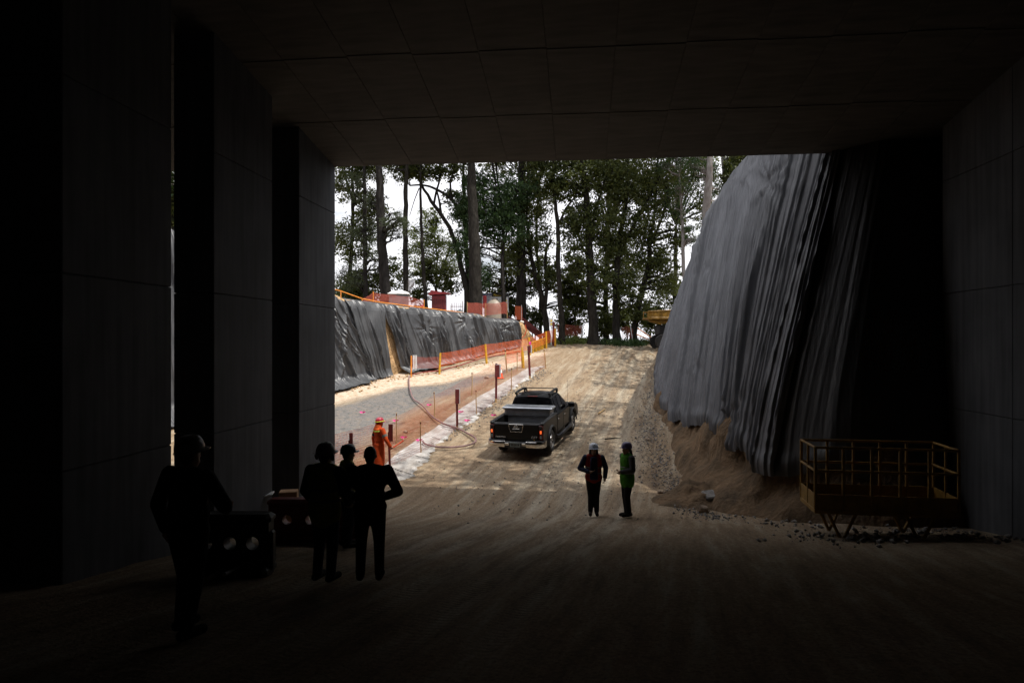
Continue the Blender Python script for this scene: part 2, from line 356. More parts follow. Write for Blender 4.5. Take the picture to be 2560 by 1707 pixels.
def ground_mat():
    m = bpy.data.materials.new('site_dirt'); m.use_nodes = True; nt = m.node_tree; b = nt.nodes['Principled BSDF']; L = nt.links.new
    b.inputs['Roughness'].default_value = .92; b.inputs['Specular IOR Level'].default_value = .15
    tc = nt.nodes.new('ShaderNodeTexCoord')
    def mp(scale, rz=0):
        r_ = nt.nodes.new('ShaderNodeMapping'); r_.inputs['Rotation'].default_value = (0, 0, rz); L(tc.outputs['Object'], r_.inputs['Vector'])
        n = nt.nodes.new('ShaderNodeMapping'); n.inputs['Scale'].default_value = scale; L(r_.outputs['Vector'], n.inputs['Vector']); return n
    def nz(v, s, det=6, ro=.6):
        n = nt.nodes.new('ShaderNodeTexNoise'); n.inputs['Scale'].default_value = s; n.inputs['Detail'].default_value = det; n.inputs['Roughness'].default_value = ro; L(v.outputs['Vector'], n.inputs['Vector']); return n
    def ramp(n, stops, out='Fac'):
        r = nt.nodes.new('ShaderNodeValToRGB'); e = r.color_ramp.elements
        e[0].position, e[0].color = stops[0][0], (*stops[0][1], 1); e[1].position, e[1].color = stops[-1][0], (*stops[-1][1], 1)
        for p_, c_ in stops[1:-1]: k = e.new(p_); k.color = (*c_, 1)
        L(n.outputs[out], r.inputs['Fac']); return r
    def mixc(fac, a, b_, mode='MIX', f=None):
        x = nt.nodes.new('ShaderNodeMix'); x.data_type = 'RGBA'; x.blend_type = mode
        if fac is not None: L(fac, x.inputs['Factor'])
        else: x.inputs['Factor'].default_value = f
        L(a, x.inputs['A']); L(b_, x.inputs['B']); return x.outputs['Result']
    iso = mp((1, 1, 1)); streak = mp((1.5, .10, 1), math.radians(8.4)); 
    big = nz(iso, .45, 7); st = nz(streak, 2.6, 8, .72); fine = nz(iso, 26, 5, .7); grit = nz(iso, 10, 5, .75); med = nz(iso, 4.5, 6, .65)
    c_big = ramp(big, [(.3, (.235, .155, .088)), (.48, (.3, .215, .135)), (.7, (.33, .275, .205))])
    c_st = ramp(st, [(.32, (.155, .112, .08)), (.48, (.27, .20, .132)), (.55, (.31, .245, .17)), (.66, (.40, .35, .27))])
    c = mixc(None, c_big.outputs['Color'], c_st.outputs['Color'], f=.78)
    att = nt.nodes.new('ShaderNodeAttribute'); att.attribute_name = 'zones'
    sep = nt.nodes.new('ShaderNodeSeparateColor'); L(att.outputs['Color'], sep.inputs['Color'])
    c_gr = ramp(med, [(.3, (.10, .098, .096)), (.5, (.18, .172, .165)), (.7, (.24, .19, .145))])
    c_ea = ramp(med, [(.3, (.16, .085, .05)), (.5, (.25, .145, .085)), (.72, (.27, .19, .145))])
    c_sa = ramp(med, [(.3, (.40, .26, .15)), (.55, (.58, .475, .37)), (.75, (.66, .58, .49))])
    c = mixc(sep.outputs['Red'], c, c_gr.outputs['Color']); c = mixc(sep.outputs['Green'], c, c_ea.outputs['Color']); c = mixc(sep.outputs['Blue'], c, c_sa.outputs['Color'])
    # paler, packed soil where wheels have run
    pk = nt.nodes.new('ShaderNodeMix'); pk.data_type = 'RGBA'; L(att.outputs['Alpha'], pk.inputs['Factor']); L(c, pk.inputs['A'])
    pc = ramp(st, [(.38, (.21, .165, .12)), (.6, (.44, .385, .30))]); L(pc.outputs['Color'], pk.inputs['B'])
    c = mixc(None, c, pk.outputs['Result'], f=.85)
    # small dark and light grit
    vo = nt.nodes.new('ShaderNodeTexVoronoi'); vo.inputs['Scale'].default_value = 9; L(iso.outputs['Vector'], vo.inputs['Vector'])
    gr = ramp(fine, [(.36, (.32, .31, .3)), (.5, (1, 1, 1)), (.68, (1.45, 1.42, 1.38))])
    c = mixc(None, c, gr.outputs['Color'], 'MULTIPLY', .5)
    g2 = ramp(grit, [(.36, (.62, .6, .58)), (.5, (1, 1, 1)), (.66, (1.3, 1.28, 1.25))]); c = mixc(None, c, g2.outputs['Color'], 'MULTIPLY', .4)
    sp = ramp(vo, [(.05, (.45, .43, .42)), (.16, (1, 1, 1))], 'Distance'); 
    c = mixc(None, c, sp.outputs['Color'], 'MULTIPLY', .45)
    wv = nt.nodes.new('ShaderNodeTexWave'); wv.wave_type = 'BANDS'; wv.bands_direction = 'Y'; wv.inputs['Scale'].default_value = 3.2; wv.inputs['Distortion'].default_value = 2.0
    tm = mp((1, 1, 1), math.radians(8.4)); L(tm.outputs['Vector'], wv.inputs['Vector'])
    wm = nt.nodes.new('ShaderNodeMath'); wm.operation = 'MULTIPLY'; L(wv.outputs['Fac'], wm.inputs[0]); L(att.outputs['Alpha'], wm.inputs[1])
    # cleat prints of the tyres
    wr_ = ramp(wv, [(.25, (.62, .6, .58)), (.5, (1, 1, 1)), (.75, (1.12, 1.12, 1.1))]); tr_ = nt.nodes.new('ShaderNodeMix'); tr_.data_type = 'RGBA'; tr_.inputs['A'].default_value = (1, 1, 1, 1)
    brk = nt.nodes.new('ShaderNodeMath'); brk.operation = 'MULTIPLY'; L(att.outputs['Alpha'], brk.inputs[0]); bk = ramp(big, [(.42, (0, 0, 0)), (.58, (1, 1, 1))]); L(bk.outputs['Color'], brk.inputs[1])
    L(brk.outputs['Value'], tr_.inputs['Factor']); L(wr_.outputs['Color'], tr_.inputs['B']); c = mixc(None, c, tr_.outputs['Result'], 'MULTIPLY', .9)
    L(c, b.inputs['Base Color'])
    w2 = nt.nodes.new('ShaderNodeMath'); w2.operation = 'MULTIPLY_ADD'; w2.inputs[1].default_value = .35; L(wm.outputs['Value'], w2.inputs[0]); L(fine.outputs['Fac'], w2.inputs[2])
    bp = nt.nodes.new('ShaderNodeBump'); bp.inputs['Strength'].default_value = .9; bp.inputs['Distance'].default_value = .05
    L(w2.outputs['Value'], bp.inputs['Height'])
    L(w2.outputs['Value'], bp.inputs['Height'])
    b2 = nt.nodes.new('ShaderNodeBump'); b2.inputs['Strength'].default_value = .6; b2.inputs['Distance'].default_value = .08
    L(med.outputs['Fac'], b2.inputs['Height']); L(bp.outputs['Normal'], b2.inputs['Normal']); L(b2.outputs['Normal'], b.inputs['Normal'])
    return m
gobj.data.materials.clear(); gobj.data.materials.append(ground_mat())
M['soil'] = mat('cut_soil', (.18, .118, .07), .95, spec=.1, var=.5, scale=2.0, bump=1.0, bscale=7, stretch=(1, 1, .6), color2=(.075, .055, .037), bdist=.1, detail=9)
M['topsoil'] = mat('forest_soil', (.15, .1, .055), .95, spec=.1, var=.5, scale=1.2, bump=.8, bscale=8, bdist=.1)
M['sandy'] = mat('pale_cut_soil', (.52, .34, .18), .95, spec=.1, var=.45, scale=2.2, bump=1.0, bscale=6, bdist=.12, detail=8)

def plastic(name, c, rough, wr):
    m = bpy.data.materials.new(name); m.use_nodes = True; nt = m.node_tree; b = nt.nodes['Principled BSDF']; L = nt.links.new
    b.inputs['Specular IOR Level'].default_value = .6
    tc = nt.nodes.new('ShaderNodeTexCoord'); mp = nt.nodes.new('ShaderNodeMapping'); mp.inputs['Scale'].default_value = (2.2, 2.2, .03); L(tc.outputs['Object'], mp.inputs['Vector'])
    n1 = nt.nodes.new('ShaderNodeTexNoise'); n1.inputs['Scale'].default_value = 5.5; n1.inputs['Detail'].default_value = 6; L(mp.outputs['Vector'], n1.inputs['Vector'])
    n2 = nt.nodes.new('ShaderNodeTexNoise'); n2.inputs['Scale'].default_value = 1.1; n2.inputs['Detail'].default_value = 5; L(tc.outputs['Object'], n2.inputs['Vector'])
    rp = nt.nodes.new('ShaderNodeValToRGB'); rp.color_ramp.elements[0].position = .4; rp.color_ramp.elements[1].position = .75
    rp.color_ramp.elements[0].color = (*c, 1); rp.color_ramp.elements[1].color = (*[k * 1.5 + .02 for k in c], 1); L(n2.outputs['Fac'], rp.inputs['Fac']); L(rp.outputs['Color'], b.inputs['Base Color'])
    mr = nt.nodes.new('ShaderNodeMapRange'); mr.inputs['To Min'].default_value = rough - .08; mr.inputs['To Max'].default_value = rough + .14; L(n2.outputs['Fac'], mr.inputs['Value']); L(mr.outputs['Result'], b.inputs['Roughness'])
    bp = nt.nodes.new('ShaderNodeBump'); bp.inputs['Strength'].default_value = wr; bp.inputs['Distance'].default_value = .08; L(n1.outputs['Fac'], bp.inputs['Height']); L(bp.outputs['Normal'], b.inputs['Normal'])
    return m
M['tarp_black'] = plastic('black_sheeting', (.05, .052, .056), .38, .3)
M['tarp_shaded'] = plastic('shade_black_sheeting', (.012, .012, .013), .5, .2)  # base colour blackened in place of the shade behind the basket
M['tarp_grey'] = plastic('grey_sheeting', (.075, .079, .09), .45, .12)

# ------------------------------------------------------------------ left embankment and its black sheets
B0 = np.array((-12.3, 33.3)); LD = np.array((7.8, 14.5)); LD = LD / np.linalg.norm(LD); LN = np.array((-LD[1], LD[0]))   # along, and back into the bank
BAT = .11
def top_solve(px, py):
    r = ray(px, py); best = None
    for d in np.arange(22, 60, .05):
        p = r * d; w = (p[:2] - B0) @ LN
        h = p[2] - gz(*(p[:2] - LN * w))
        if w - BAT * h > 0: return (p[:2] - B0) @ LD, p[2]
    return None
tops = [top_solve(*p) for p in [(840, 739), (856, 747), (906, 755), (956, 761), (1024, 770), (1051, 774), (1100, 779), (1147, 783), (1201, 787), (1223, 797), (1256, 799), (1284, 800), (1306, 806), (1322, 826), (1336, 846)]]
tops = [t for t in tops if t]
ts = np.array([-30, -16, -8.8, -3.0] + [t[0] for t in tops] + [tops[-1][0] + 1.5, 60]); tz = np.array([6.5, 6.0, 4.8, 3.3] + [t[1] for t in tops] + [-.6, -.6])
oi = np.argsort(ts); ts, tz = ts[oi], tz[oi]
def ltop(s): return np.interp(s, ts, tz)
BENCH = .75
ss = np.concatenate([np.arange(-26, -4, 1.0), np.arange(-4, 24, .22), np.arange(24, 45, 2.0)])
prof = []
for s in ss:
    f2 = B0 + LD * s; zf = float(gz(*f2)) - .1; zt = max(float(ltop(s)), zf + .05); h = zt - zf
    bench = min(BENCH, zt) if s < 18 else min(BENCH, max(zt, float(gz(*f2))))
    rowp = [(0, zf - .4)] + [(BAT * h * k + .05 * math.sin(k * 9 + s * 1.7), zf + h * k) for k in np.linspace(0, 1, 16)]
    e = BAT * h
    rowp += [(e + .35, zt + .05), (e + .8, zt), (e + 1.6, (zt + bench) / 2), (e + 2.3, bench), (e + 4, bench), (e + 6, bench), (e + 9, bench - .1), (e + 13, bench - 1.0), (e + 20, bench - 5), (e + 45, -14)]
    prof.append([(*(f2 + LN * w), z) for w, z in rowp])
EV = np.array(prof); nu, nv = EV.shape[:2]
EV[..., 2] += .10 * fbm(EV[..., 0] * 1.3 + EV[..., 2], EV[..., 1] * 1.3, 21)
EV[..., 0] += .12 * fbm(EV[..., 1] * 1.1, EV[..., 2] * 1.4, 22)
bank = np_mesh('embankment', EV.reshape(-1, 3), grid_faces(nu, nv), M['sandy'], smooth=True); tag(bank, kind='structure')
bank.data.materials.append(M['topsoil'])
mi = np.zeros((nu - 1, nv - 1), np.int32); mi[:, 17:] = 1; bank.data.polygons.foreach_set('material_index', mi.ravel())

def ridge(x): return np.exp(-np.abs(x) * 1.6) * (1 + .25 * np.cos(x * 4))
def left_sheet(s0t, s1t, s0b, s1b, label, seed, drop=0.0, ties=(), over=.95, off=.07, toe=.35, nfold=26):
    """pleated sheet hung from the crest of the left bank"""
    rg = np.random.default_rng(seed); nu = max(24, int((s1t - s0t) / .026)); nt_ = 130
    u = np.linspace(0, 1, nu)[:, None] * np.ones((1, nt_)); t = np.linspace(-.12, 1.0, nt_)[None, :] * np.ones((nu, 1))
    tt = np.clip(t, 0, 1)
    s = (s0t + (s1t - s0t) * u) * (1 - tt) + (s0b + (s1b - s0b) * u) * tt
    W = abs(s1t - s0t)
    s += .05 * fbm(tt * 3, u * 0 + seed, seed) * (np.minimum(u, 1 - u) < .1)
    f = B0[None, None, :] + LD * s[..., None]; zf = gz(f[..., 0], f[..., 1]); zt = ltop(s); h = np.maximum(zt - zf, .3)
    k = 1 - tt * (1 - drop)
    w = BAT * h * k - off - .10
    z = zf + h * k + .03
    shd = np.clip(1 - np.maximum(t, 0) / .10, 0, 1) ** 2; w = w + .22 * shd; z = z - .03 * (1 - shd) * (tt < .1)
    # over the crest
    ov = np.clip(-t / .12, 0, 1); w = w + ov * over; z = z + .12 * np.sin(np.minimum(ov, 1) * 2.2) - .05 * ov
    d = np.zeros_like(u); sw = u * W
    for _ in range(int(nfold * W / 3.5) + 6):
        c = rg.uniform(0, W); ln = rg.normal(0, .14) * W * .5; wd = rg.uniform(.055, .17); a = rg.uniform(.03, .2) * min(1, wd / .07) * (1 if rg.random() < .75 else -.7)
        t0, t1 = rg.uniform(-.3, .5), rg.uniform(.6, 1.4); env = np.clip((tt - t0) / .25, 0, 1) * np.clip((t1 - tt) / .25, 0, 1)
        d += a * env * ridge((sw - c - ln * tt + .1 * np.sin(tt * 3 + c)) / wd)
    for (tu, tv, am) in ties:                      # pulled-in points with rays of creases
        dx, dy = (u - tu) * W, (tt - tv) * 3.2; r = np.hypot(dx, dy) + 1e-6; th = np.arctan2(dy, dx)
        d += am * 2.2 * (vnoise(th * 5.5 + 40, th * 0 + tu * 7, seed) - .5) * np.exp(-r / .8) * np.clip(r / .12, 0, 1) * np.clip(1.9 - r, 0, 1) - am * 1.6 * np.exp(-(r / .3) ** 2)
    d += .14 * fbm(u * W * .8, tt * 1.3, seed + 2)
    d = np.clip(d, -.05, .4)
    w = w - d * (1 - .7 * ov)
    toe_k = np.clip((tt - .9) / .1, 0, 1); w = w - toe * toe_k ** 1.5 * (.5 + .8 * vnoise(u * W * 1.7, u * 0, seed)); z = np.maximum(z - .05 * toe_k, zf + .025 + .12 * np.clip(d, 0, 1) + .08 * toe_k * vnoise(u * W * 5, tt * 40, seed + 5))
    f = f + LN * w[..., None]
    V = np.stack([f[..., 0], f[..., 1], z], -1); V = V.reshape(-1, 3)
    o = np_mesh('plastic_sheet', V, grid_faces(nu, nt_), M['tarp_black'], smooth=True)
    return tag(o, label, 'plastic sheet', 'black plastic sheets over the left bank')
def s_at(px, py): return (G(px, py)[:2] - B0) @ LD
sT = lambda px: np.interp(px, [840, 856, 906, 956, 1024, 1051, 1100, 1147, 1201, 1223, 1256, 1284], [t[0] for t in tops[:12]])
left_sheet(-14, sT(863), -14, sT(906), 'glossy black plastic sheet beside the last pier, with silvery folds spilling onto the sand', 31, toe=.7, nfold=40)
left_sheet(sT(858), sT(950), sT(902), sT(958), 'black plastic sheet left of the strip of bare orange soil', 32, off=.13, drop=.02, toe=.15)
left_sheet(sT(949), sT(1054), sT(986), sT(1066), 'black plastic sheet just right of the strip of bare orange soil', 33, toe=.7, ties=((.97, .34, .07),))
left_sheet(sT(1050), sT(1152), sT(1060), sT(1160), 'matt black plastic sheet pinched into creases, below the red kiosk', 34, off=.13, ties=((.02, .3, .1), (.06, .55, .08), (.97, .18, .09)))
left_sheet(sT(1146), sT(1240), sT(1152), sT(1250), 'smooth black plastic sheet below the beige water tank', 35, off=.08, ties=((.02, .45, .07),), toe=.2)
left_sheet(sT(1236), sT(1284), sT(1244), sT(1292), 'crumpled black plastic sheet at the far low end of the bank', 36, off=.14, toe=.2, nfold=40, ties=((.3, .3, .1),))

# ------------------------------------------------------------------ right hill and its grey sheet
TB = [P(1658, 872, 43), P(1649, 915, 39.5), P(1645, 950, 35), P(1650, 975, 31.5), P(1668, 1003, 28.5), P(1700, 1033, 25.5), P(1760, 1035, 21.5), P(1800, 1050, 19.5), P(1840, 1090, 18), P(1870, 1100, 17), P(1910, 1158, 16.2), (5.7, 15.45, -2.6), (8.8, 15.5, -2.6)]
TT = [P(1666, 858, 43), P(1678, 805, 40), P(1697, 745, 36.5), P(1722, 680, 33), P(1752, 610, 30), P(1790, 510, 26.5), P(1850, 420, 23.5), P(1900, 350, 21), (5.45, 19, 6.0), (5.75, 17.9, 5.8), (6.15, 17.0, 5.1), (6.9, 16.4, 4.9), (8.8, 16.4, 4.9)]
TB, TT = np.array(TB, float), np.array(TT, float)
sk = np.concatenate([[0], np.cumsum(np.linalg.norm(np.diff((TB + TT) / 2, axis=0), axis=1))]); RL = sk[-1]
def cint(A, s):
    out = np.stack([np.interp(s, sk, A[:, k]) for k in range(3)], -1); return out
sv = np.arange(0, RL, .022); _tb, _tt = cint(TB, sv), cint(TT, sv)
kk = np.exp(-.5 * (np.arange(-24, 25) * .022 / .3) ** 2); kk /= kk.sum()
sm = lambda A: np.stack([np.convolve(np.pad(A[:, k], 24, mode='edge'), kk, 'valid') for k in range(3)], -1)
_tb, _tt = sm(_tb), sm(_tt)
crest_jag = .3 * fbm(sv * .45, sv * 0, 55) * np.clip(sv / 4, 0, 1) * (sv < 24)
_tt[:, 2] += crest_jag
tan = np.gradient((_tb + _tt) / 2, axis=0); tan[:, 2] = 0; tan /= np.linalg.norm(tan, axis=1)[:, None]
nor = np.stack([tan[:, 1], -tan[:, 0], tan[:, 2] * 0], -1)              # horizontal, sign fixed so that it points to the ramp
nor *= np.sign(nor[:1] @ np.array([[-1.], [0], [0]])) 
# soil body below and behind the sheet
bi = np.arange(0, len(sv), 8); hv = []
for i in bi:
    tb, tt_, n_ = _tb[i], _tt[i], nor[i]; zg = float(gz(tb[0], tb[1])); hb = max(tb[2] - zg, .05)
    row = []
    for k in np.linspace(0, 1, 9):                                      # bare bank below the sheet
        a = .72 * hb * (1 - k) ** 1.3; p = tb + n_ * (a - .12); row.append((p[0], p[1], zg - .25 + (hb + .25) * k))
    for k in np.linspace(.1, 1, 10): p = tb * (1 - k) + tt_ * k - n_ * .15; row.append(tuple(p))
    for w_, r_ in ((.6, .15), (1.6, .3), (4, .5), (8, .9), (14, 1.5), (24, 1.0), (50, -6)): row.append((tt_[0] - n_[0] * w_, tt_[1] - n_[1] * w_, min(tt_[2] + r_, tt_[2] + r_)))
    hv.append(row)
HV = np.array(hv); nb = fbm(HV[..., 1] * .9, HV[..., 2] * .6 + HV[..., 0], 41) + .5 * fbm(HV[..., 1] * 2.6, HV[..., 2] * 1.2, 42) + .6 * fbm(HV[..., 1] * 2.2, HV[..., 2] * .35, 43)
low = np.zeros(HV.shape[1]); low[1:9] = (.3, .6, .9, 1, 1, 1, 1, 1)
for k in range(3): HV[..., k] += nb * low[None, :] * .9 * (nor[bi][:, k][:, None] if k < 2 else .25)
hill = np_mesh('hill', HV.reshape(-1, 3), grid_faces(HV.shape[0], HV.shape[1]), M['soil'], smooth=True); tag(hill, kind='structure')
hill.data.materials.append(M['topsoil'])
mi = np.zeros((HV.shape[0] - 1, HV.shape[1] - 1), np.int32); mi[:, 19:] = 1; hill.data.polygons.foreach_set('material_index', mi.ravel())

def right_sheet(i0, i1, mt, label):
    rg = np.random.default_rng(61); ns = i1 - i0; nt_ = 100
    s = sv[i0:i1, None] * np.ones((1, nt_)); k = np.linspace(-.06, 1.04, nt_)[None, :] * np.ones((ns, 1)); kc = np.clip(k, 0, 1)
    ragged = .13 * (vnoise(s * 1.3, s * 0, 66) - .4) + .03 * (vnoise(s * 4.3, s * 0, 67) - .5)
    base = _tb[i0:i1, None, :] * (1 - kc[..., None]) + _tt[i0:i1, None, :] * kc[..., None]; nor = globals()['nor'][i0:i1]
    belly = .09 * np.sin(kc * PI) * np.clip(1.0 - kc, 0, 1)
    d = np.zeros_like(s)
    qs = s + .5 * (1 - kc) + .9 * fbm(s * .22, kc * 1.1, 69, 2) - .6 * (1 - kc) ** 2 * np.clip((s - RL + 12) / 8, 0, 1)
    for _ in range(430):
        c = rg.uniform(-1, RL + 1); ln = rg.normal(0, .10); big = rg.random() < .05; wd = rg.uniform(.10, .2) if big else rg.uniform(.034, .075); a = rg.uniform(.07, .15) if big else rg.uniform(.02, .085) * (1 if rg.random() < .75 else -.7)
        k0, k1 = rg.uniform(-1.5, .35), rg.uniform(.65, 2.5); env = np.clip((kc - k0) / .2, 0, 1) * np.clip((k1 - kc) / .2, 0, 1)
        d += a * env * ridge((qs - c - ln * (1 - kc)) / wd)
    for (sc, kt, am) in ((RL - 8.2, .90, .12), (RL - 6.2, .8, .09), (RL - 12, .62, .05), (RL - 9.8, .4, .05), (RL - 11.5, .2, .04), (RL - 6.5, .05, .13)):
        dx, dy = s - sc, (k - kt) * 7.5; r = np.hypot(dx, dy) + 1e-6; th = np.arctan2(dy, dx)
        d += am * 2.0 * (vnoise(th * 5 + 40, th * 0 + sc, 64) - .5) * np.exp(-r / .8) * np.clip(r / .12, 0, 1) * np.clip(1.9 - r, 0, 1) - am * 1.3 * np.exp(-(r / .16) ** 2)
    d += .14 * fbm(s * .5, kc * 1.5, 62) 
    d = np.clip(d, -.07, .5) * np.clip(.6 + s / 30, .4, 1) * (.12 if i0 else 1) * np.clip(.25 + (1 - k) / .1, .25, 1)
    V = base + nor[:, None, :] * (.12 - (.07 if i0 else 0) + belly + d)[..., None]
    V[..., 2] += np.where(k < 0, k * 7 * .8, 0) + np.where(k > 1, .1, 0) + (ragged * 3 * np.clip(1 - (k + .06) / .3, 0, 1))
    ov = np.clip((k - 1) / .04, 0, 1); V -= nor[:, None, :] * (ov * .7)[..., None]
    roll = np.clip((.03 - k) / .09, 0, 1); V += nor[:, None, :] * (.07 * np.sin(roll * 3) * vnoise(s * 5, s * 0, 68))[..., None]
    o = np_mesh('plastic_sheet', V.reshape(-1, 3), grid_faces(ns, nt_), mt, smooth=True)
    tag(o, label, 'plastic sheet')
_ie = int(np.sum(sv < sk[10] + .25))
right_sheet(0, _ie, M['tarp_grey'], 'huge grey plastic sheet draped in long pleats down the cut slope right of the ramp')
right_sheet(_ie - 22, len(sv), M['tarp_shaded'], 'continuing plastic sheet coloured nearly black for the shade behind the yellow man basket')

# ------------------------------------------------------------------ the underpass: soffit, piers, walls
ZP, YP, SL = 4.5, 17.04, .147             # soffit height and position of the portal edge, fall towards it
def soffit(y): return ZP + SL * (YP - y)
CX0, CX1, CY0 = -12.6, 8.6, -26.0
cb = MB()
zz0, zz1 = soffit(CY0), soffit(YP)
cb.add([(CX0, CY0, zz0), (CX1, CY0, zz0), (CX1, YP, zz1), (CX0, YP, zz1), (CX0, CY0, zz0 + 1.3), (CX1, CY0, zz0 + 1.3), (CX1, YP, zz1 + 1.15), (CX0, YP, zz1 + 1.15)],
       [(0, 1, 2, 3), (7, 6, 5, 4), (0, 4, 5, 1), (1, 5, 6, 2), (2, 6, 7, 3), (3, 7, 4, 0)])
ceil = cb.build('ceiling', M['soffit']); tag(ceil, kind='structure')
pm = MB(); pm.bbox((0, 0, 0), (1.210, 2.430, .03), .004)
p0 = None; ang = -math.atan(SL)
for i in range(-9, 7):
    off = (0.0, .0, .03, 0.0, .02, .06, 0, .03)[i % 8]
    for j in range(6):
        y = YP - 1.22 - j * 2.44 - (off if off < .5 else 0)
        L_ = 2.44
        if off > .5:
            y = YP - .61 if j == 0 else YP - 1.22 - (j - 1) * 2.44 - 1.22; L_ = 1.22 if j == 0 else 2.44
        x = -.63 + 1.22 * (i + .5)
        if x > 8.5: continue
        if p0 is None: p0 = pm.build('panel', M['soffit'], ceil); o = p0
        else: o = p0.copy(); col.objects.link(o); o.parent = ceil
        o.location = (x, y, soffit(y) + .004 + rnd.uniform(-.001, .001)); o.rotation_euler = (ang, 0, 0)
        if L_ < 2: o.scale = (1, .5, 1)
def pier(y0, label):
    x = -6.33; w = .735 if y0 > 8 else 1.1; L_ = 2.25; zb = float(gz(x, y0 + 1)) - .35
    r = thing('concrete_pier', (x - w / 2, y0 + L_ / 2, zb), label, 'pier', group='concrete piers along the left side')
    zs = [zb, -1.6, .84, 3.28, soffit(y0) + .1]
    zs = [zb] + [q_ for q_ in (-1.6, .84, 3.28) if q_ > zb + .4] + [soffit(y0) + .05]
    for a, b in zip(zs[:-1], zs[1:]):
        m = MB(); m.bbox((0, 0, (a + b) / 2 - zb), (w, L_, b - a - .006), .014)
        m.build('pour_lift', M['concrete'], r)
    return r
for y0, lb in ((7.745, 'nearest concrete pier, very dark, filling the left edge of the view'), (11.21, 'middle concrete pier, second from the bright opening'), (14.79, 'farthest concrete pier, its grey side edging the bright opening')): pier(y0, lb)
rw = thing('tunnel_wall', (7.83, 0, -4.4), 'dark concrete side wall at the right edge, beside the yellow man basket', 'wall')
m = MB(); m.box((.45, -5.1, 6.0), (.8, 41.78, 14)); m.box((.72, 17.2, 6.0), (.6, 3.2, 14)); m.build('wall_core_and_sun_block', M['concrete'], rw)  # second box is an unseen return added to stop sunlight leaking in
for j in range(3):
    for k in range(4):
        m = MB(); m.bbox((.03, 15.79 - 1.22 - 2.44 * j, .55 + 1.22 + 2.44 * k), (.06, 2.43, 2.43), .008); m.build('panel', M['concrete'], rw)
lw = MB(); lw.box((CX0 - .3, -4.5, 2), (.6, 43, 16)); tag(lw.build('added_outer_wall', M['concrete']), 'unseen concrete wall added behind the piers to keep the left bay dark', 'wall')  # unseen wall, set close in to cut light through the left bay
ew = MB(); ew.box((-2.2, CY0 - .3, 6), (23, .6, 16)); tag(ew.build('added_end_wall', M['concrete']), 'unseen concrete wall added across the underpass behind the camera to keep it dark', 'wall')  # unseen wall added behind the camera to keep the interior dark
SHADE = [(3.0, 11.0, 17, 4.4, 'added shade tree on the underpass roof, nearest its middle'), (7.5, 12.5, 19, 4.6, 'tall added shade tree on the underpass roof, over the right wall'), (-1.0, 9.0, 15, 4.2, 'added shade tree on the underpass roof, left of its middle'),
         (5.5, 15.2, 13, 3.8, 'added shade tree on the underpass roof, close to the bright edge'), (10.5, 14.5, 19, 4.6, 'tall added shade tree on the underpass roof, at its right end'), (1.0, 14.0, 12, 3.6, 'shorter added shade tree on the underpass roof, close to the bright edge'),
         (9.0, 19.0, 18, 4.4, 'very tall added shade eucalyptus on the hill beside the underpass roof'), (10.0, 23.0, 19, 4.4, 'very tall added shade eucalyptus on the hill above the sheet'), (13.0, 17.5, 22, 4.6, 'very tall added shade eucalyptus far back on the hill near the roof'),
         (13.5, 21.0, 22, 4.6, 'tallest added shade eucalyptus far back on the hill'), (12.0, 26.5, 17, 3.8, 'added shade eucalyptus on the hill, farther up the ramp'), (10.5, 31.0, 16, 4.2, 'added shade eucalyptus on the hill over the middle of the ramp'), (11.5, 36.0, 15, 4.0, 'added shade eucalyptus on the hill over the upper ramp'), (10.0, 40.5, 14, 3.6, 'added shade eucalyptus on the low far end of the hill')]  # trees added above the view to shade the ramp
# ------------------------------------------------------------------ trees
M['bark_pine'] = mat('pine_bark', (.030, .027, .025), .95, spec=.1, var=.6, scale=5, stretch=(1, 1, .22), bump=1.0, bscale=9, bdist=.08)
M['bark_dark'] = mat('dark_bark', (.030, .027, .023), .95, spec=.1, var=.5, scale=6, stretch=(1, 1, .3), bump=1.0, bscale=10, bdist=.08)
M['bark_pale'] = mat('eucalyptus_bark', (.30, .29, .285), .75, spec=.2, var=.5, scale=3.0, stretch=(1, 1, .4), bump=.4, bscale=6, color2=(.12, .10, .09))
M['leaf_oak'] = leaf_mat('oak_leaf', (.028, .042, .012), (.075, .09, .026), (.17, .2, .035), .32)
M['leaf_dark'] = leaf_mat('dark_leaf', (.018, .042, .016), (.05, .085, .03), (.08, .16, .03), .28)
M['leaf_light'] = leaf_mat('light_leaf', (.06, .09, .025), (.12, .15, .045), (.28, .34, .07), .45)
M['needle'] = leaf_mat('pine_needle', (.03, .045, .022), (.07, .085, .045), (.1, .13, .04), .25)

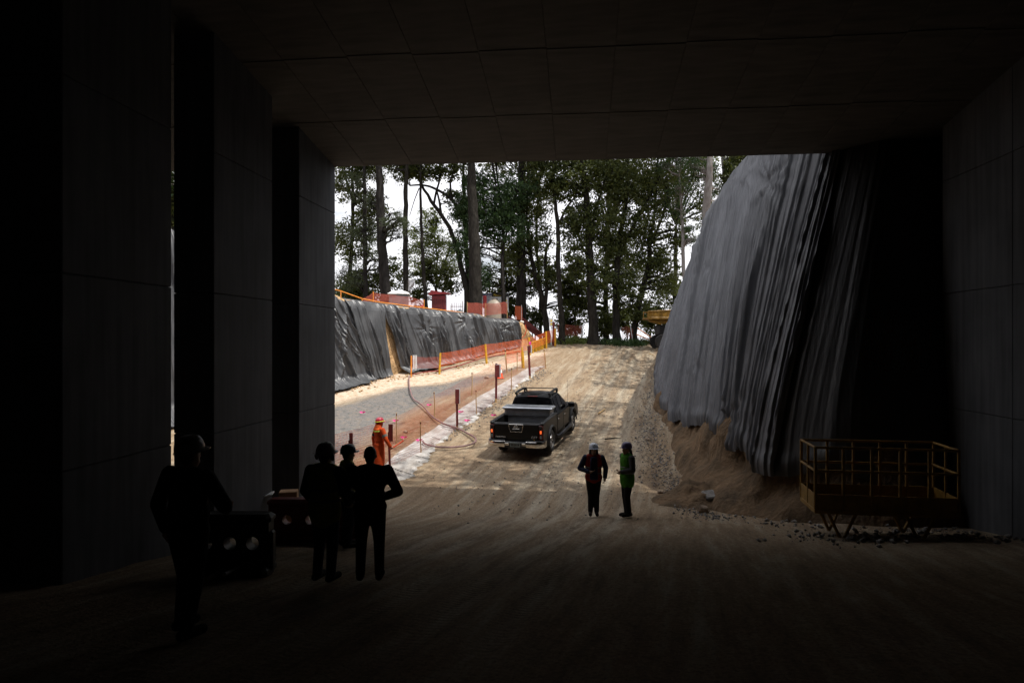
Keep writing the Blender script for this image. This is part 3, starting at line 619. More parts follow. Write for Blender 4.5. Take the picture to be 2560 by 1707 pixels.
def leaves_np(C, ln, wd, rg, droop=0.0, flat=0.0):
    """one diamond leaf, slightly folded, at every point of C"""
    n = len(C); a = rg.normal(size=(n, 3)); a[:, 2] = a[:, 2] * (1 - flat) - droop; a /= np.linalg.norm(a, axis=1)[:, None]
    b = np.cross(a, rg.normal(size=(n, 3))); b /= np.linalg.norm(b, axis=1)[:, None]
    l = ln * rg.uniform(.6, 1.3, n)[:, None]; w = wd * rg.uniform(.7, 1.25, n)[:, None]
    nn = np.cross(a, b)
    V = np.stack([C - a * l / 2, C + b * w / 2 + nn * w * .15, C + a * l / 2, C - b * w / 2 + nn * w * .15], 1).reshape(-1, 3)
    return V, np.arange(n * 4).reshape(n, 4)
def crown_points(cs, rg, per=34, mult=1.0):
    """cs: list of (centre, radii, number of leaves) -> leaf positions in clumps, and the clump centres"""
    pts = []; clumps = []
    for c, r, n in cs:
        n = int(n * mult); nc = max(3, n // per); q = rg.normal(size=(nc, 3)); q /= np.linalg.norm(q, axis=1)[:, None]
        q = q * (rg.uniform(.12, 1, nc) ** .5)[:, None] * np.array(r) + np.array(c)
        clumps.append(q); cr = rg.uniform(.14, .36, nc)
        idx = rg.integers(0, nc, n); g = rg.normal(size=(n, 3)) * np.array((1, 1, .62))
        pts.append(q[idx] + g * cr[idx][:, None] * min(1.5, max(.55, np.mean(r) / 1.5)))
    return np.concatenate(pts), np.concatenate(clumps)

TREE_N = 0
def tree(name, label, path, d, wpx, crowns, bark='bark_dark', leaf='leaf_oak', size=(.25, .115), cat='tree', group=None, ztop=None, base_z=None, forks=(), droop=0.0, limbs=5, dd=0.0, per=30, lean_d=None, flare=1.5):
    """path: photo pixels of the trunk from foot to top at distance d; wpx: trunk width in pixels at foot and top;
    crowns: (px, py, rx, ry, leaves[, depth offset]) in photo pixels"""
    global TREE_N
    TREE_N += 1; rg = np.random.default_rng(900 + TREE_N); rr = random.Random(900 + TREE_N)
    dl = lean_d or [0] * len(path)
    pts = [P(px, py, d + k) for (px, py), k in zip(path, dl)]
    foot = pts[0].copy()
    if base_z is not None and foot[2] > base_z - .3: pts.insert(0, np.array((foot[0], foot[1], base_z - .3)))
    if ztop and ztop > pts[-1][2] + 1:
        dv = pts[-1] - pts[-2]; dv = dv / max(dv[2], .3); pts.append(pts[-1] + dv * (ztop - pts[-1][2]) * .55 + np.array((rr.uniform(-.3, .3), 0, 0))); pts.append(pts[-1] + dv * (ztop - pts[-1][2]))
    s = d / F / 2; L_ = np.concatenate([[0], np.cumsum([np.linalg.norm(b - a) for a, b in zip(pts[:-1], pts[1:])])]); n = max(10, int(L_[-1] / .45))
    q = np.linspace(0, L_[-1], n); C = np.stack([np.interp(q, L_, [p[k] for p in pts]) for k in range(3)], -1)
    for _ in range(2): C[1:-1] = (C[:-2] + 2 * C[1:-1] + C[2:]) / 4
    vis = np.linalg.norm(P(*path[-1], d) - P(*path[0], d)) + 1e-6
    rad = [max(.03, s * (wpx[0] + (wpx[1] - wpx[0]) * min(k / vis, 1.0)) * (1 - .6 * max(0, (k - vis) / (L_[-1] - vis + 1e-6)))) for k in q]
    for i, k in enumerate(q):
        if k < 1.2: rad[i] *= 1 + (flare - 1) * (1 - k / 1.2) ** 2
        rad[i] *= 1 + .10 * (rr.random() - .5); 
        if wpx[0] < 40: C[i][0] += rr.uniform(-.04, .04)
    root = thing(name, (C[0][0], C[0][1], (base_z if base_z is not None else C[0][2])), label, cat, group=group)
    m = MB(); m.tube(C, rad, 11); m.build('trunk', M[bark], root, smooth=60, world=True)
    heads = [C]
    for fk in forks:                                       # (pixels, w0, w1[, d offset])
        fp = np.array([P(x, y, d + (fk[3] if len(fk) > 3 else 0) * i / max(1, len(fk[0]) - 1)) for i, (x, y) in enumerate(fk[0])]); k = np.linspace(0, len(fp) - 1, len(fp) * 4)
        fc = np.stack([np.interp(k, np.arange(len(fp)), fp[:, j]) for j in range(3)], -1)
        for _ in range(2): fc[1:-1] = (fc[:-2] + 2 * fc[1:-1] + fc[2:]) / 4
        m = MB(); m.tube(fc, list(np.linspace(fk[1] * s, fk[2] * s, len(fc)) * (1 + .0)), 8); m.build('limb', M[bark], root, smooth=60, world=True); heads.append(fc)
    allc = np.concatenate(heads)
    cs = []
    for c in crowns:
        k = c[5] if len(c) > 5 else 0; cd = d + k; cen = P(c[0], c[1], cd); cs.append((cen, (c[2] * cd / F, max(1.1, min(c[2], c[3]) * cd / F * 1.1), c[3] * cd / F), c[4]))
    if cs:
        pts_, cl = crown_points(cs, rg, per, 1.15)
        V, Fc = leaves_np(pts_, size[0], size[1], rg, droop)
        # branches reach from the trunk into the crown and fork towards the clumps
        mtw = MB(); nb = 0
        for ci, (cen, r, nl) in enumerate(cs):
            mine = cl[np.argsort(np.linalg.norm((cl - cen) / np.array(r), axis=1))[:max(4, nl // per)]]
            for b_ in range(limbs + 2):
                tgt = mine[rr.randrange(len(mine))]
                dist = np.linalg.norm(allc - tgt, axis=1) + np.maximum(0, allc[:, 2] - tgt[2] + .4) * 1.5; st = allc[int(np.argmin(dist))]
                if np.linalg.norm(tgt - st) < .5: continue
                mid = (st + tgt) / 2 + np.array((rr.uniform(-.3, .3), rr.uniform(-.3, .3), rr.uniform(-.1, .5)))
                k = np.linspace(0, 1, 7)[:, None]; cu = (1 - k) ** 2 * st + 2 * k * (1 - k) * mid + k * k * tgt; cu[1:-1] += np.array([[rr.uniform(-.09, .09) for _ in range(3)] for _ in range(5)])
                w0 = min(.55 * s * wpx[1], .03 + .02 * np.linalg.norm(tgt - st)) + .012
                if b_ < 3: m = MB(); m.tube(cu, list(np.linspace(w0 * 1.3, .014, 7)), 6); m.build('limb', M[bark], root, smooth=60, world=True)
                else: mtw.tube(cu, list(np.linspace(w0, .01, 7)), 5)
                near_ = mine[np.argsort(np.linalg.norm(mine - tgt, axis=1))[1:6]]
                for t2 in near_:
                    s2 = cu[rr.choice((3, 4, 5, 6))]; mtw.tube([s2, (s2 + t2) / 2 + np.array((0, 0, rr.uniform(0, .2))), t2], [.02, .014, .007], 4); nb += 1
        if nb: tag(mtw.build('branches', M[bark], root, world=True), kind='stuff')
        np_mesh('crown', V, Fc, M[leaf], root, world=True)
    if group == GP and 'young' not in name and leaf != 'leaf_light':          # unseen upper crown above the roof line, made tall to darken the underpass
        top = C[-1]; hz = [rr.uniform(16.5, 17.5), rr.uniform(20, 21), rr.uniform(23.5, 25), rr.uniform(27, 29), rr.uniform(31, 33)]
        sp = [np.array((top[0] + rr.uniform(-1, 1), top[1] + rr.uniform(-1.5, 1), z)) for z in hz]
        if top[2] < 20: tk = np.array([top] + [q_ for q_ in sp if q_[2] > top[2] + .5]); m = MB(); m.tube(tk, list(np.linspace(max(rad[-1], .09), .04, len(tk))), 8); m.build('upper_trunk', M[bark], root, smooth=60, world=True)
        p2, c2 = crown_points([(q_, (rr.uniform(2.6, 3.4), 2.8, 2.0), 680) for q_ in sp], rg, 26); V2, F2 = leaves_np(p2, .62, .3, rg, droop * .6)
        np_mesh('upper_crown', V2, F2, M[leaf], root, world=True)
    return root

BZ = .75
GP = 'tall trees behind the site'

# left group on the bench (foot hidden by the bank)
tree('pine_tree', 'slender brown pine nearest the pier, left of the thick flared pine', [(914, 760), (913, 600), (911, 480), (909, 385)], 46, (13, 9), [(905, 580, 48, 40, 1500), (890, 470, 40, 40, 1000), (880, 690, 40, 45, 1400), (930, 640, 30, 40, 700)], 'bark_pine', 'needle', (.24, .03), base_z=BZ, ztop=13, group=GP, droop=.15)
tree('pine_tree', 'thick grey-brown pine with flared ridged foot, behind the left end of the red mesh', [(966, 750), (956, 640), (951, 520), (946, 385)], 44, (30, 20), [(985, 560, 34, 40, 900, -1), (930, 500, 30, 30, 600, 1), (1005, 560, 22, 22, 500, -2)], 'bark_pine', 'needle', (.24, .03), base_z=BZ, ztop=14, group=GP, droop=.15, flare=1.25)
tree('pine_tree', 'straight dark bare trunk rising right behind the portable toilet', [(1014, 745), (1013, 600), (1015, 480), (1018, 385)], 47, (16, 11), [(990, 430, 40, 40, 700, 2)], 'bark_dark', 'needle', (.24, .03), base_z=BZ, ztop=14, group=GP)
tree('young_tree', 'thin pale leaning trunk between the toilet and the red kiosk', [(1064, 750), (1057, 640), (1052, 520), (1049, 385)], 48, (12, 6), [(1040, 420, 45, 30, 900, 1)], 'bark_dark', 'leaf_oak', base_z=BZ, ztop=9, group=GP, forks=[([(1048, 470), (1036, 500), (1024, 540)], 3, 1.5)])
tree('leaning_oak', 'crooked oak leaning left from behind the thickest trunk, with bare forked limbs', [(1168, 730), (1152, 660), (1133, 590), (1112, 545), (1084, 515), (1072, 490), (1056, 470), (1044, 440), (1022, 425)], 50, (17, 9),
     [(1080, 420, 60, 35, 1100), (1130, 425, 45, 35, 700), (1010, 420, 45, 35, 900), (1140, 500, 40, 30, 600, 1)], base_z=BZ, group=GP, limbs=8,
     forks=[([(1150, 530), (1128, 495), (1100, 478), (1075, 466), (1050, 462), (1025, 464)], 9, 4), ([(1084, 515), (1090, 480), (1100, 450), (1098, 410), (1108, 385)], 6, 3), ([(1128, 495), (1125, 450), (1140, 420), (1150, 385)], 6, 3), ([(1104, 545), (1098, 500), (1090, 470)], 7, 4), ([(1056, 470), (1050, 430), (1060, 385)], 6, 3)])
tree('pine_tree', 'pale mottled slim trunk close beside the thickest trunk', [(1172, 745), (1165, 620), (1160, 500), (1157, 380)], 51, (14, 9), [(1170, 400, 40, 30, 500, 2)], 'bark_pine', 'needle', (.24, .03), base_z=BZ, ztop=14, group=GP)
tree('pine_tree', 'thickest dark trunk of all, left of the white warning boards', [(1190, 770), (1188, 680), (1182, 520), (1177, 375)], 47, (37, 22), [], 'bark_dark', 'leaf_dark', base_z=BZ, ztop=15, group=GP, flare=1.2)
tree('broadleaf_tree', 'bushy dark green tree drooping in front of the thickest trunk', [(1262, 760), (1258, 690), (1256, 620), (1262, 560), (1252, 500), (1240, 460)], 49.8, (9, 6),
     [(1230, 500, 80, 60, 5200), (1165, 530, 42, 55, 2200), (1255, 570, 65, 45, 3000), (1170, 610, 40, 60, 1800), (1200, 690, 32, 40, 1100), (1300, 480, 55, 50, 1800), (1195, 450, 45, 30, 900)], 'bark_dark', 'leaf_dark', (.34, .075), base_z=BZ, group=GP, droop=.7,
     forks=[([(1262, 600), (1278, 540), (1290, 480)], 6, 3)], limbs=6)
tree('pine_tree', 'tall grey straight pine right of the warning boards, beside the mesh strip', [(1304, 800), (1303, 640), (1305, 500), (1306, 370)], 52, (27, 19), [(1330, 420, 45, 40, 900, 1)], 'bark_pine', 'needle', (.24, .03), ztop=15, base_z=.4, group=GP, flare=1.2)
tree('twisted_oak', 'twisted oak forking low in a Y, above the warning signpost', [(1368, 812), (1358, 755), (1345, 710), (1330, 660), (1322, 610), (1318, 560)], 52, (16, 9), [(1290, 640, 35, 55, 1100), (1345, 590, 45, 50, 1500), (1375, 690, 35, 40, 900), (1310, 530, 50, 40, 1400)], base_z=.2, group=GP, forks=[([(1362, 770), (1368, 715), (1362, 660), (1366, 620), (1380, 600)], 10, 5)], limbs=7)
tree('broadleaf_tree', 'slim dark S-curved trunk standing against white sky, left of the dense oaks', [(1405, 815), (1400, 740), (1395, 640), (1396, 570), (1388, 515), (1383, 440), (1384, 385)], 50, (15, 8), [(1400, 470, 45, 40, 1300), (1355, 455, 45, 45, 1500), (1430, 560, 35, 45, 1000), (1375, 400, 70, 30, 1500)], base_z=.1, ztop=9, group=GP, forks=[([(1398, 560), (1415, 520), (1440, 490), (1450, 440)], 7, 3), ([(1400, 550), (1415, 555), (1426, 566)], 3, 2)], limbs=7)
tree('oak_tree', 'thick dark oak at the crest, first big trunk right of the signpost', [(1484, 846), (1480, 760), (1474, 620), (1470, 540), (1462, 440), (1450, 380)], 50, (26, 12), [(1460, 440, 80, 60, 4200), (1500, 560, 55, 60, 2800), (1440, 640, 42, 60, 1600), (1500, 700, 40, 50, 1500), (1440, 540, 40, 40, 1200)], base_z=0, ztop=9, group=GP, limbs=8, forks=[([(1474, 600), (1490, 520), (1510, 460), (1520, 390)], 9, 4)])
tree('oak_tree', 'dark forking oak at the crest, middle trunk of the dense trio', [(1541, 848), (1540, 760), (1541, 680), (1548, 600), (1560, 540), (1570, 460)], 51, (20, 10), [(1560, 460, 85, 65, 4800), (1600, 560, 60, 60, 2800), (1540, 610, 45, 50, 1600), (1565, 720, 40, 60, 1500)], base_z=0, ztop=9, group=GP, limbs=8, forks=[([(1545, 650), (1580, 570), (1620, 500), (1650, 440)], 9, 5)])
tree('leaning_oak', 'dark oak leaning to the right over the crest, left of the yellow lift', [(1582, 846), (1592, 780), (1608, 720), (1625, 650), (1620, 600), (1634, 560)], 52, (18, 10), [(1640, 480, 60, 70, 3200), (1625, 640, 50, 50, 1600), (1660, 690, 45, 60, 1800), (1690, 590, 35, 50, 1100), (1600, 780, 35, 35, 900)], base_z=0, group=GP, limbs=7, forks=[([(1622, 620), (1650, 560), (1670, 500)], 8, 4)])
tree('eucalyptus_tree', 'thick pale peeling eucalyptus behind the top of the grey sheet', [(1755, 700), (1762, 610), (1770, 480), (1776, 368)], 46, (22, 20), [(1740, 420, 45, 45, 1100, 1), (1790, 460, 30, 60, 900, 2)], 'bark_pale', 'leaf_dark', (.26, .04), base_z=1.5, ztop=15, group=GP, droop=.6)
tree('eucalyptus_tree', 'pale eucalyptus half hidden at the upper rim of the grey sheet', [(1818, 560), (1814, 470), (1808, 400), (1806, 368)], 48, (18, 15), [(1850, 400, 40, 40, 1600, -1), (1835, 440, 30, 40, 900, -1), (1880, 385, 30, 30, 800)], 'bark_pale', 'leaf_oak', base_z=3, ztop=15, group=GP, limbs=4)
tree('eucalyptus_tree', 'slender pale eucalyptus with a bare grey trunk left of the thick one', [(1712, 760), (1710, 680), (1706, 560), (1700, 470), (1694, 390)], 50, (12, 6), [(1690, 400, 55, 40, 1800), (1700, 500, 35, 60, 1300), (1730, 590, 25, 40, 700)], 'bark_pale', 'leaf_dark', (.26, .04), base_z=.6, ztop=12, group=GP, droop=.6)
# trees behind, filling the wood
tree('oak_tree', 'leafy oak behind the two leftmost pines, with forked dark limbs', [(868, 790), (872, 700), (880, 600), (882, 500), (880, 430)], 53, (12, 8), [(870, 450, 50, 60, 2200), (930, 530, 45, 60, 1900), (880, 600, 60, 60, 2400), (900, 720, 70, 50, 2600), (975, 690, 45, 60, 1500), (940, 420, 50, 40, 1200)], base_z=BZ, group=GP, limbs=7, forks=[([(880, 520), (895, 470), (890, 420), (905, 385)], 6, 3), ([(882, 500), (865, 450), (860, 400)], 6, 3)])
tree('broadleaf_tree', 'light green sunlit tree glowing between the bare trunk and the leaning oak', [(1092, 765), (1090, 700), (1094, 640), (1086, 580)], 58, (9, 5), [(1070, 590, 50, 45, 1900), (1120, 640, 45, 50, 1900), (1040, 640, 35, 50, 1300), (1080, 545, 35, 30, 700)], 'bark_dark', 'leaf_light', (.22, .085), base_z=0, group=GP, limbs=6, forks=[([(1092, 720), (1110, 660), (1125, 620)], 6, 3)])
tree('young_tree', 'low dark forked tree right behind the roof of the red kiosk', [(1096, 775), (1098, 745), (1084, 710), (1070, 660)], 54, (9, 4), [(1050, 700, 40, 35, 900), (1120, 700, 40, 40, 1100), (1085, 670, 50, 30, 900), (1045, 745, 25, 25, 500)], base_z=BZ, group=GP, limbs=6, forks=[([(1098, 745), (1112, 720), (1116, 690)], 7, 3)])
tree('oak_tree', 'small leafy oak seen through the gap right of the thickest trunk', [(1262, 790), (1266, 700), (1262, 640)], 56, (8, 5), [(1262, 660, 45, 60, 1700), (1245, 740, 40, 50, 1200), (1290, 730, 35, 50, 1100), (1330, 720, 35, 40, 900)], base_z=0, group=GP, limbs=6)
tree('oak_tree', 'loose leafy oak filling the sky between the S-curved trunk and the tall pine', [(1352, 800), (1350, 720), (1340, 600), (1345, 480)], 57, (9, 6), [(1345, 500, 50, 50, 1500), (1350, 660, 45, 45, 1100), (1340, 400, 60, 35, 1500), (1255, 410, 60, 35, 1300), (1420, 730, 35, 45, 900)], base_z=-.3, group=GP, limbs=6)
tree('oak_tree', 'broad leafy oak behind the dense trio at the crest', [(1515, 850), (1515, 700), (1520, 560)], 58, (14, 9), [(1500, 420, 90, 60, 3600), (1600, 420, 90, 60, 3600), (1430, 760, 45, 40, 1100), (1530, 640, 70, 60, 2400), (1590, 690, 60, 60, 2200), (1520, 790, 60, 40, 1500)], base_z=0, group=GP, limbs=6)
tree('oak_tree', 'shaded leafy oak behind the slender eucalyptus and the sheet', [(1690, 830), (1688, 700), (1690, 560)], 57, (14, 9), [(1740, 420, 70, 60, 2600), (1680, 460, 60, 60, 2200), (1680, 740, 45, 50, 1700), (1640, 800, 35, 40, 1100), (1760, 520, 40, 60, 1300)], base_z=0, group=GP, limbs=5)
tree('young_tree', 'thin sapling bushes under the S-curved trunk, by the red mesh', [(1440, 850), (1436, 800), (1446, 740)], 56, (5, 3), [(1420, 790, 45, 40, 1100), (1460, 730, 35, 45, 900), (1400, 700, 30, 40, 700)], base_z=0, group=GP, limbs=8)
for bx, by, brx, bry, bd, n_, lb in ((1330, 800, 38, 34, 55, 1500, 'low shrub left of the small white warning sign'), (1425, 815, 34, 30, 57, 1300, 'dark shrub between the S-curved trunk and the thick oak'), (1512, 815, 26, 34, 56, 1300, 'dark shrub between the two dark oaks at the crest'), (1567, 800, 26, 40, 57, 1400, 'dark shrub between the forking oak and the leaning oak'), (1625, 790, 34, 46, 58, 1900, 'leafy shrub behind the yellow lift'), (1275, 770, 30, 30, 55, 1000, 'shrub seen between the timber pole and the tall pine'), (1440, 700, 30, 60, 58, 1500, 'leafy bush between the S-curved trunk and the thick oak, above the mesh'), (880, 735, 60, 30, 52, 2000, 'low dark bush behind the orange handrail by the pier')):
    tree('shrub', lb, [(bx, by + 50), (bx + 3, by + 10), (bx - 2, by - 10)], bd, (4, 2), [(bx, by, brx, bry, n_)], 'bark_dark', 'leaf_oak', base_z=-.3, cat='shrub', group='understorey shrubs at the crest', limbs=6)
# left bay, seen through the slit between the two nearer piers
tree('oak_tree', 'sliver of green tree seen through the narrow slit between the piers', [(433, 700), (431, 560), (430, 440)], 38, (6, 5), [(432, 480, 26, 50, 900), (430, 540, 26, 40, 900)], base_z=3.5, group='trees beyond the left bay', limbs=4)
# trees along the left bay
# trees added out of view on hill, roof and left bank to cut light
def shade_tree(x, y, z0, h, rx, label, n=2000, grp='added shade trees on the hill above the grey sheet'):
    global TREE_N
    TREE_N += 1; rg = np.random.default_rng(900 + TREE_N)
    root = thing('eucalyptus_tree', (x, y, z0), label, 'tree', group=grp)
    k = np.linspace(0, 1, 12)[:, None]; C = np.array((x, y, z0 - .4)) + k * np.array((rg.normal(0, .6), rg.normal(0, .6), h)); C[1:-1, :2] += rg.normal(0, .08, (10, 2))
    MB().tube(C, list(np.linspace(.3, .06, 12)), 9).build('trunk', M['bark_pale'], root, smooth=60, world=True)
    cs = [(C[-1] - np.array((rg.normal(0, rx * .4), rg.normal(0, rx * .4), h * f_)), (rx * g_, rx * g_, h * .14), int(n * .34)) for f_, g_ in ((.05, .7), (.22, 1.0), (.42, .8))]
    pts_, cl = crown_points(cs, rg, 9); V, Fc = leaves_np(pts_, .34, .15, rg, .4)
    mt = MB()
    for c in cl[::5]: a = C[int(np.argmin(np.linalg.norm(C - c + np.array((0, 0, .8)), axis=1)))]; mt.tube([a, (a + c) / 2 + np.array((0, 0, .3)), c], [.06, .035, .012], 5)
    tag(mt.build('branches', M['bark_pale'], root, world=True), kind='stuff'); np_mesh('crown', V, Fc, M['leaf_dark'], root, world=True)
for i, (x, y, h, rx, lb) in enumerate(SHADE):
    shade_tree(x, y, (6.2 if y < 27 else 4.8) if y > 17 else 7.0, h, rx, lb, 1500, 'added shade trees on the hill above the grey sheet' if y > 17 else 'added shade trees on top of the underpass')
for x, y, h, rx, lb in ((-21, 30, 15, 3.6, 'tall added shade tree behind the left bank, nearest the left bay'), (-19.5, 36.5, 16, 3.8, 'tall added shade tree behind the left bank, hidden by the middle pier'), (-22, 42.5, 17, 3.6, 'tall added shade tree behind the left bank, hidden by the last pier'), (-26, 36, 17, 4, 'tall added shade tree set far back behind the left bank'), (-23, 48, 17, 3.6, 'tall added shade tree behind the left bank, just hidden by the last pier')):
    shade_tree(x, y, 1.0 if y > 33 else 3.0, h, rx, lb, 4500, 'trees beyond the left bay')  # unseen trees added to cut sky light into the left bay
# ------------------------------------------------------------------ nets, fences, stakes
def net(name, top, bot, cell, wd, mt, parent=None, sag=.04, seed=0):
    """orange safety mesh: every strand is its own ribbon between the top and bottom polylines"""
    rg = np.random.default_rng(seed); top = np.array(top, float); bot = np.array(bot, float)
    L_ = np.concatenate([[0], np.cumsum(np.linalg.norm(np.diff(top, axis=0), axis=1))]); n = max(4, int(L_[-1] / cell)); q = np.linspace(0, L_[-1], n + 1)
    T = np.stack([np.interp(q, L_, top[:, k]) for k in range(3)], -1); B = np.stack([np.interp(q, L_, bot[:, k]) for k in range(3)], -1)
    span = np.min(np.abs(q[:, None] - L_[None, :]), axis=1); T[:, 2] -= sag * np.minimum(span, 1.0); 
    h = np.mean(np.linalg.norm(T - B, axis=1)); m = max(4, int(h / cell))
    k = np.linspace(0, 1, m + 1)[None, :, None]; S = B[:, None, :] * (1 - k) + T[:, None, :] * k
    along = np.gradient(S, axis=0); along /= np.linalg.norm(along, axis=2)[..., None] + 1e-9
    nr = np.stack([along[..., 1], -along[..., 0], along[..., 0] * 0], -1)
    S += nr * (.10 * fbm(q[:, None] * 1.3 + 0 * k[..., 0], k[..., 0] * 2 + seed, seed))[..., None]
    V = []; 
    up = np.array((0, 0, wd / 2))
    a, b = S[:-1], S[1:]; V.append(np.stack([a - up, b - up, b + up, a + up], 2).reshape(-1, 4, 3))
    a, b = S[:, :-1], S[:, 1:]; o = along[:, :-1] * wd / 2; V.append(np.stack([a - o, a + o, b + o, b - o], 2).reshape(-1, 4, 3))
    V = np.concatenate(V).reshape(-1, 3)
    return np_mesh(name, V, np.arange(len(V)).reshape(-1, 4), mt, parent, world=True)
def post(top_px, bot_px, w_px=4, mt='wood', name='stake', parent=None, flat=False):
    b = G(*bot_px); h = up_to(b, top_px[1]); d = depth(b); t = P(top_px[0], top_px[1], d); r = max(.012, w_px / F * d / 2)
    return b, t, r
# far fence with yellow posts
yp = [((1028, 889), (1028, 943), 4, 'orange_paint'), ((1101, 882), (1098, 936), 5.5, 'yellow'), ((1213, 860), (1217, 909), 6, 'yellow'), ((1322, 843), (1325, 888), 5, 'yellow'), ((1365, 828), (1366, 871), 5, 'yellow'), ((1388, 821), (1388, 866), 5, 'yellow')]
q = [post(a, b, w) for a, b, w, _ in yp]
ff = thing('mesh_fence', q[0][0], 'bright orange mesh fence on yellow posts climbing beside the black sheets', 'fence')
for (b, t, r), y in zip(q, yp):
    m = MB(); m.tube([b - np.array((0, 0, .2)), b * .5 + t * .5, t], [r, r, r * .95], 8); m.build('post', M[y[3]], ff, smooth=60, world=True)
fr = lambda b, t, k: b + (t - b) * k
net('net', [fr(b, t, .97) for b, t, r in q[1:]], [fr(b, t, k) for (b, t, r), k in zip(q[1:], (.36, .38, .3, .3, .3))], .075, .015, M['net'], ff, seed=1)
net('net', [fr(*q[0][:2], .95), fr(*q[1][:2], .8)], [fr(*q[0][:2], .42), fr(*q[1][:2], .3)], .06, .012, M['net_faded'], ff, seed=2)
wb_ = MB(); c0, c1 = fr(*q[0][:2], .7), fr(*q[1][:2], .6); 
for k in (.08, .13, .18): wb_.box(tuple(c0 * (1 - k) + c1 * k + np.array((0, -.03, 0))), (.06, .01, .75))
wb_.build('pale_strip', M['white'], ff, world=True)
# second, lower net between the thin stakes near the white geotextile
thin = [((991, 1033), (991, 1109), 2.4, 'leftmost of the thin stakes, just behind the worker in orange'), ((1085, 980), (1086, 1046), 2.4, 'thin yellowish stake beside the curving hose'), ((1180, 931), (1179, 989), 2.2, 'thin stake on dark gravel, well left of the board with the cone'),
        ((1051, 1054), (1053, 1135), 3, 'thin stake standing in the loop end of the hose'), ((1190, 975), (1192, 1037), 2.4, 'thin stake on the pale fabric between two red-board posts'), ((1279, 920), (1279, 976), 2.2, 'thin dark stake at the fabric edge above the pickup roof'),
        ((1263, 875), (1268, 932), 3.2, 'thin yellow stake at the end of the orange mesh, left of the fat post'), ((1293, 882), (1293, 928), 2, 'thin stake just left of the fat yellow post'), ((1360, 874), (1365, 921), 2.4, 'lone thin stake farthest right, on the dirt past the fabric')]
ROW1, ROW2 = (0, 1, 2, 6), (3, 4, 5, 8)
sp = []
for a, b_, w, lb in thin:
    b, t, r = post(a, b_, w); sp.append((b, t))
    m = MB(); jit = np.array((rnd.uniform(-.02, .02), 0, 0)); m.tube([b - np.array((0, 0, .15)), (b + t) / 2 + jit, t, t + np.array((0, 0, .03))], [r, r, r * .9, r * .3], 7)
    r_ = thing('thin_stake', b, lb, 'stake', group='thin stakes along the netting'); m.build('shaft', M['wood'], r_, smooth=60, world=True)
    m = MB(); m.tube([fr(b, t, .93), fr(b, t, .985)], r * 1.25, 7); m.build('painted_tip', M['redpaint'], r_, world=True)
b, t, r = post((1305, 868), (1308, 920), 7)
r_ = thing('marker_post', b, 'fat bright yellow post at the right end of the orange mesh', 'post'); MB().tube([b, fr(b, t, .5), fr(b, t, .78)], r * 1.1, 10).build('sleeve', M['yellow'], r_, smooth=60, world=True); MB().tube([b, t], r * .55, 8).build('shaft', M['yellow'], r_, world=True)
# net hung along the near row of stakes
nb = [G(742, 1222), G(838, 1162)] + [sp[i][0] for i in (0, 1, 2)] + [sp[6][0]]
nt_ = [p + np.array((0, 0, .95)) for p in nb]
n1 = thing('safety_net', nb[1], 'faint orange safety net along the gravel edge, behind the worker in orange', 'net'); net('mesh', nt_, [p + np.array((0, 0, .05)) for p in nb], .07, .0085, M['net_faded'], n1, seed=4)
nb2 = [G(790, 1262), G(880, 1213), sp[3][0], sp[4][0], sp[5][0], G(1325, 936), sp[8][0]]
nt2 = [p + np.array((0, 0, k)) for p, k in zip(nb2, (1.0, 1.0, .95, .95, .95, .95, .9))]
n2 = thing('safety_net', nb2[2], 'pale orange safety net crossing the white fabric, in front of the hose', 'net'); net('mesh', nt2, [p + np.array((0, 0, .04)) for p in nb2], .07, .008, M['net_faded'], n2, seed=5)
n3p = [sp[6][0], G(1308, 919)]
n3 = thing('safety_net', n3p[0], 'short piece of orange net between the thin yellow stake and the fat post', 'net'); net('mesh', [fr(*sp[6], .95), n3p[1] + np.array((0, 0, 1.0))], [fr(*sp[6], .4), n3p[1] + np.array((0, 0, .4))], .075, .02, M['net'], n3, seed=6)

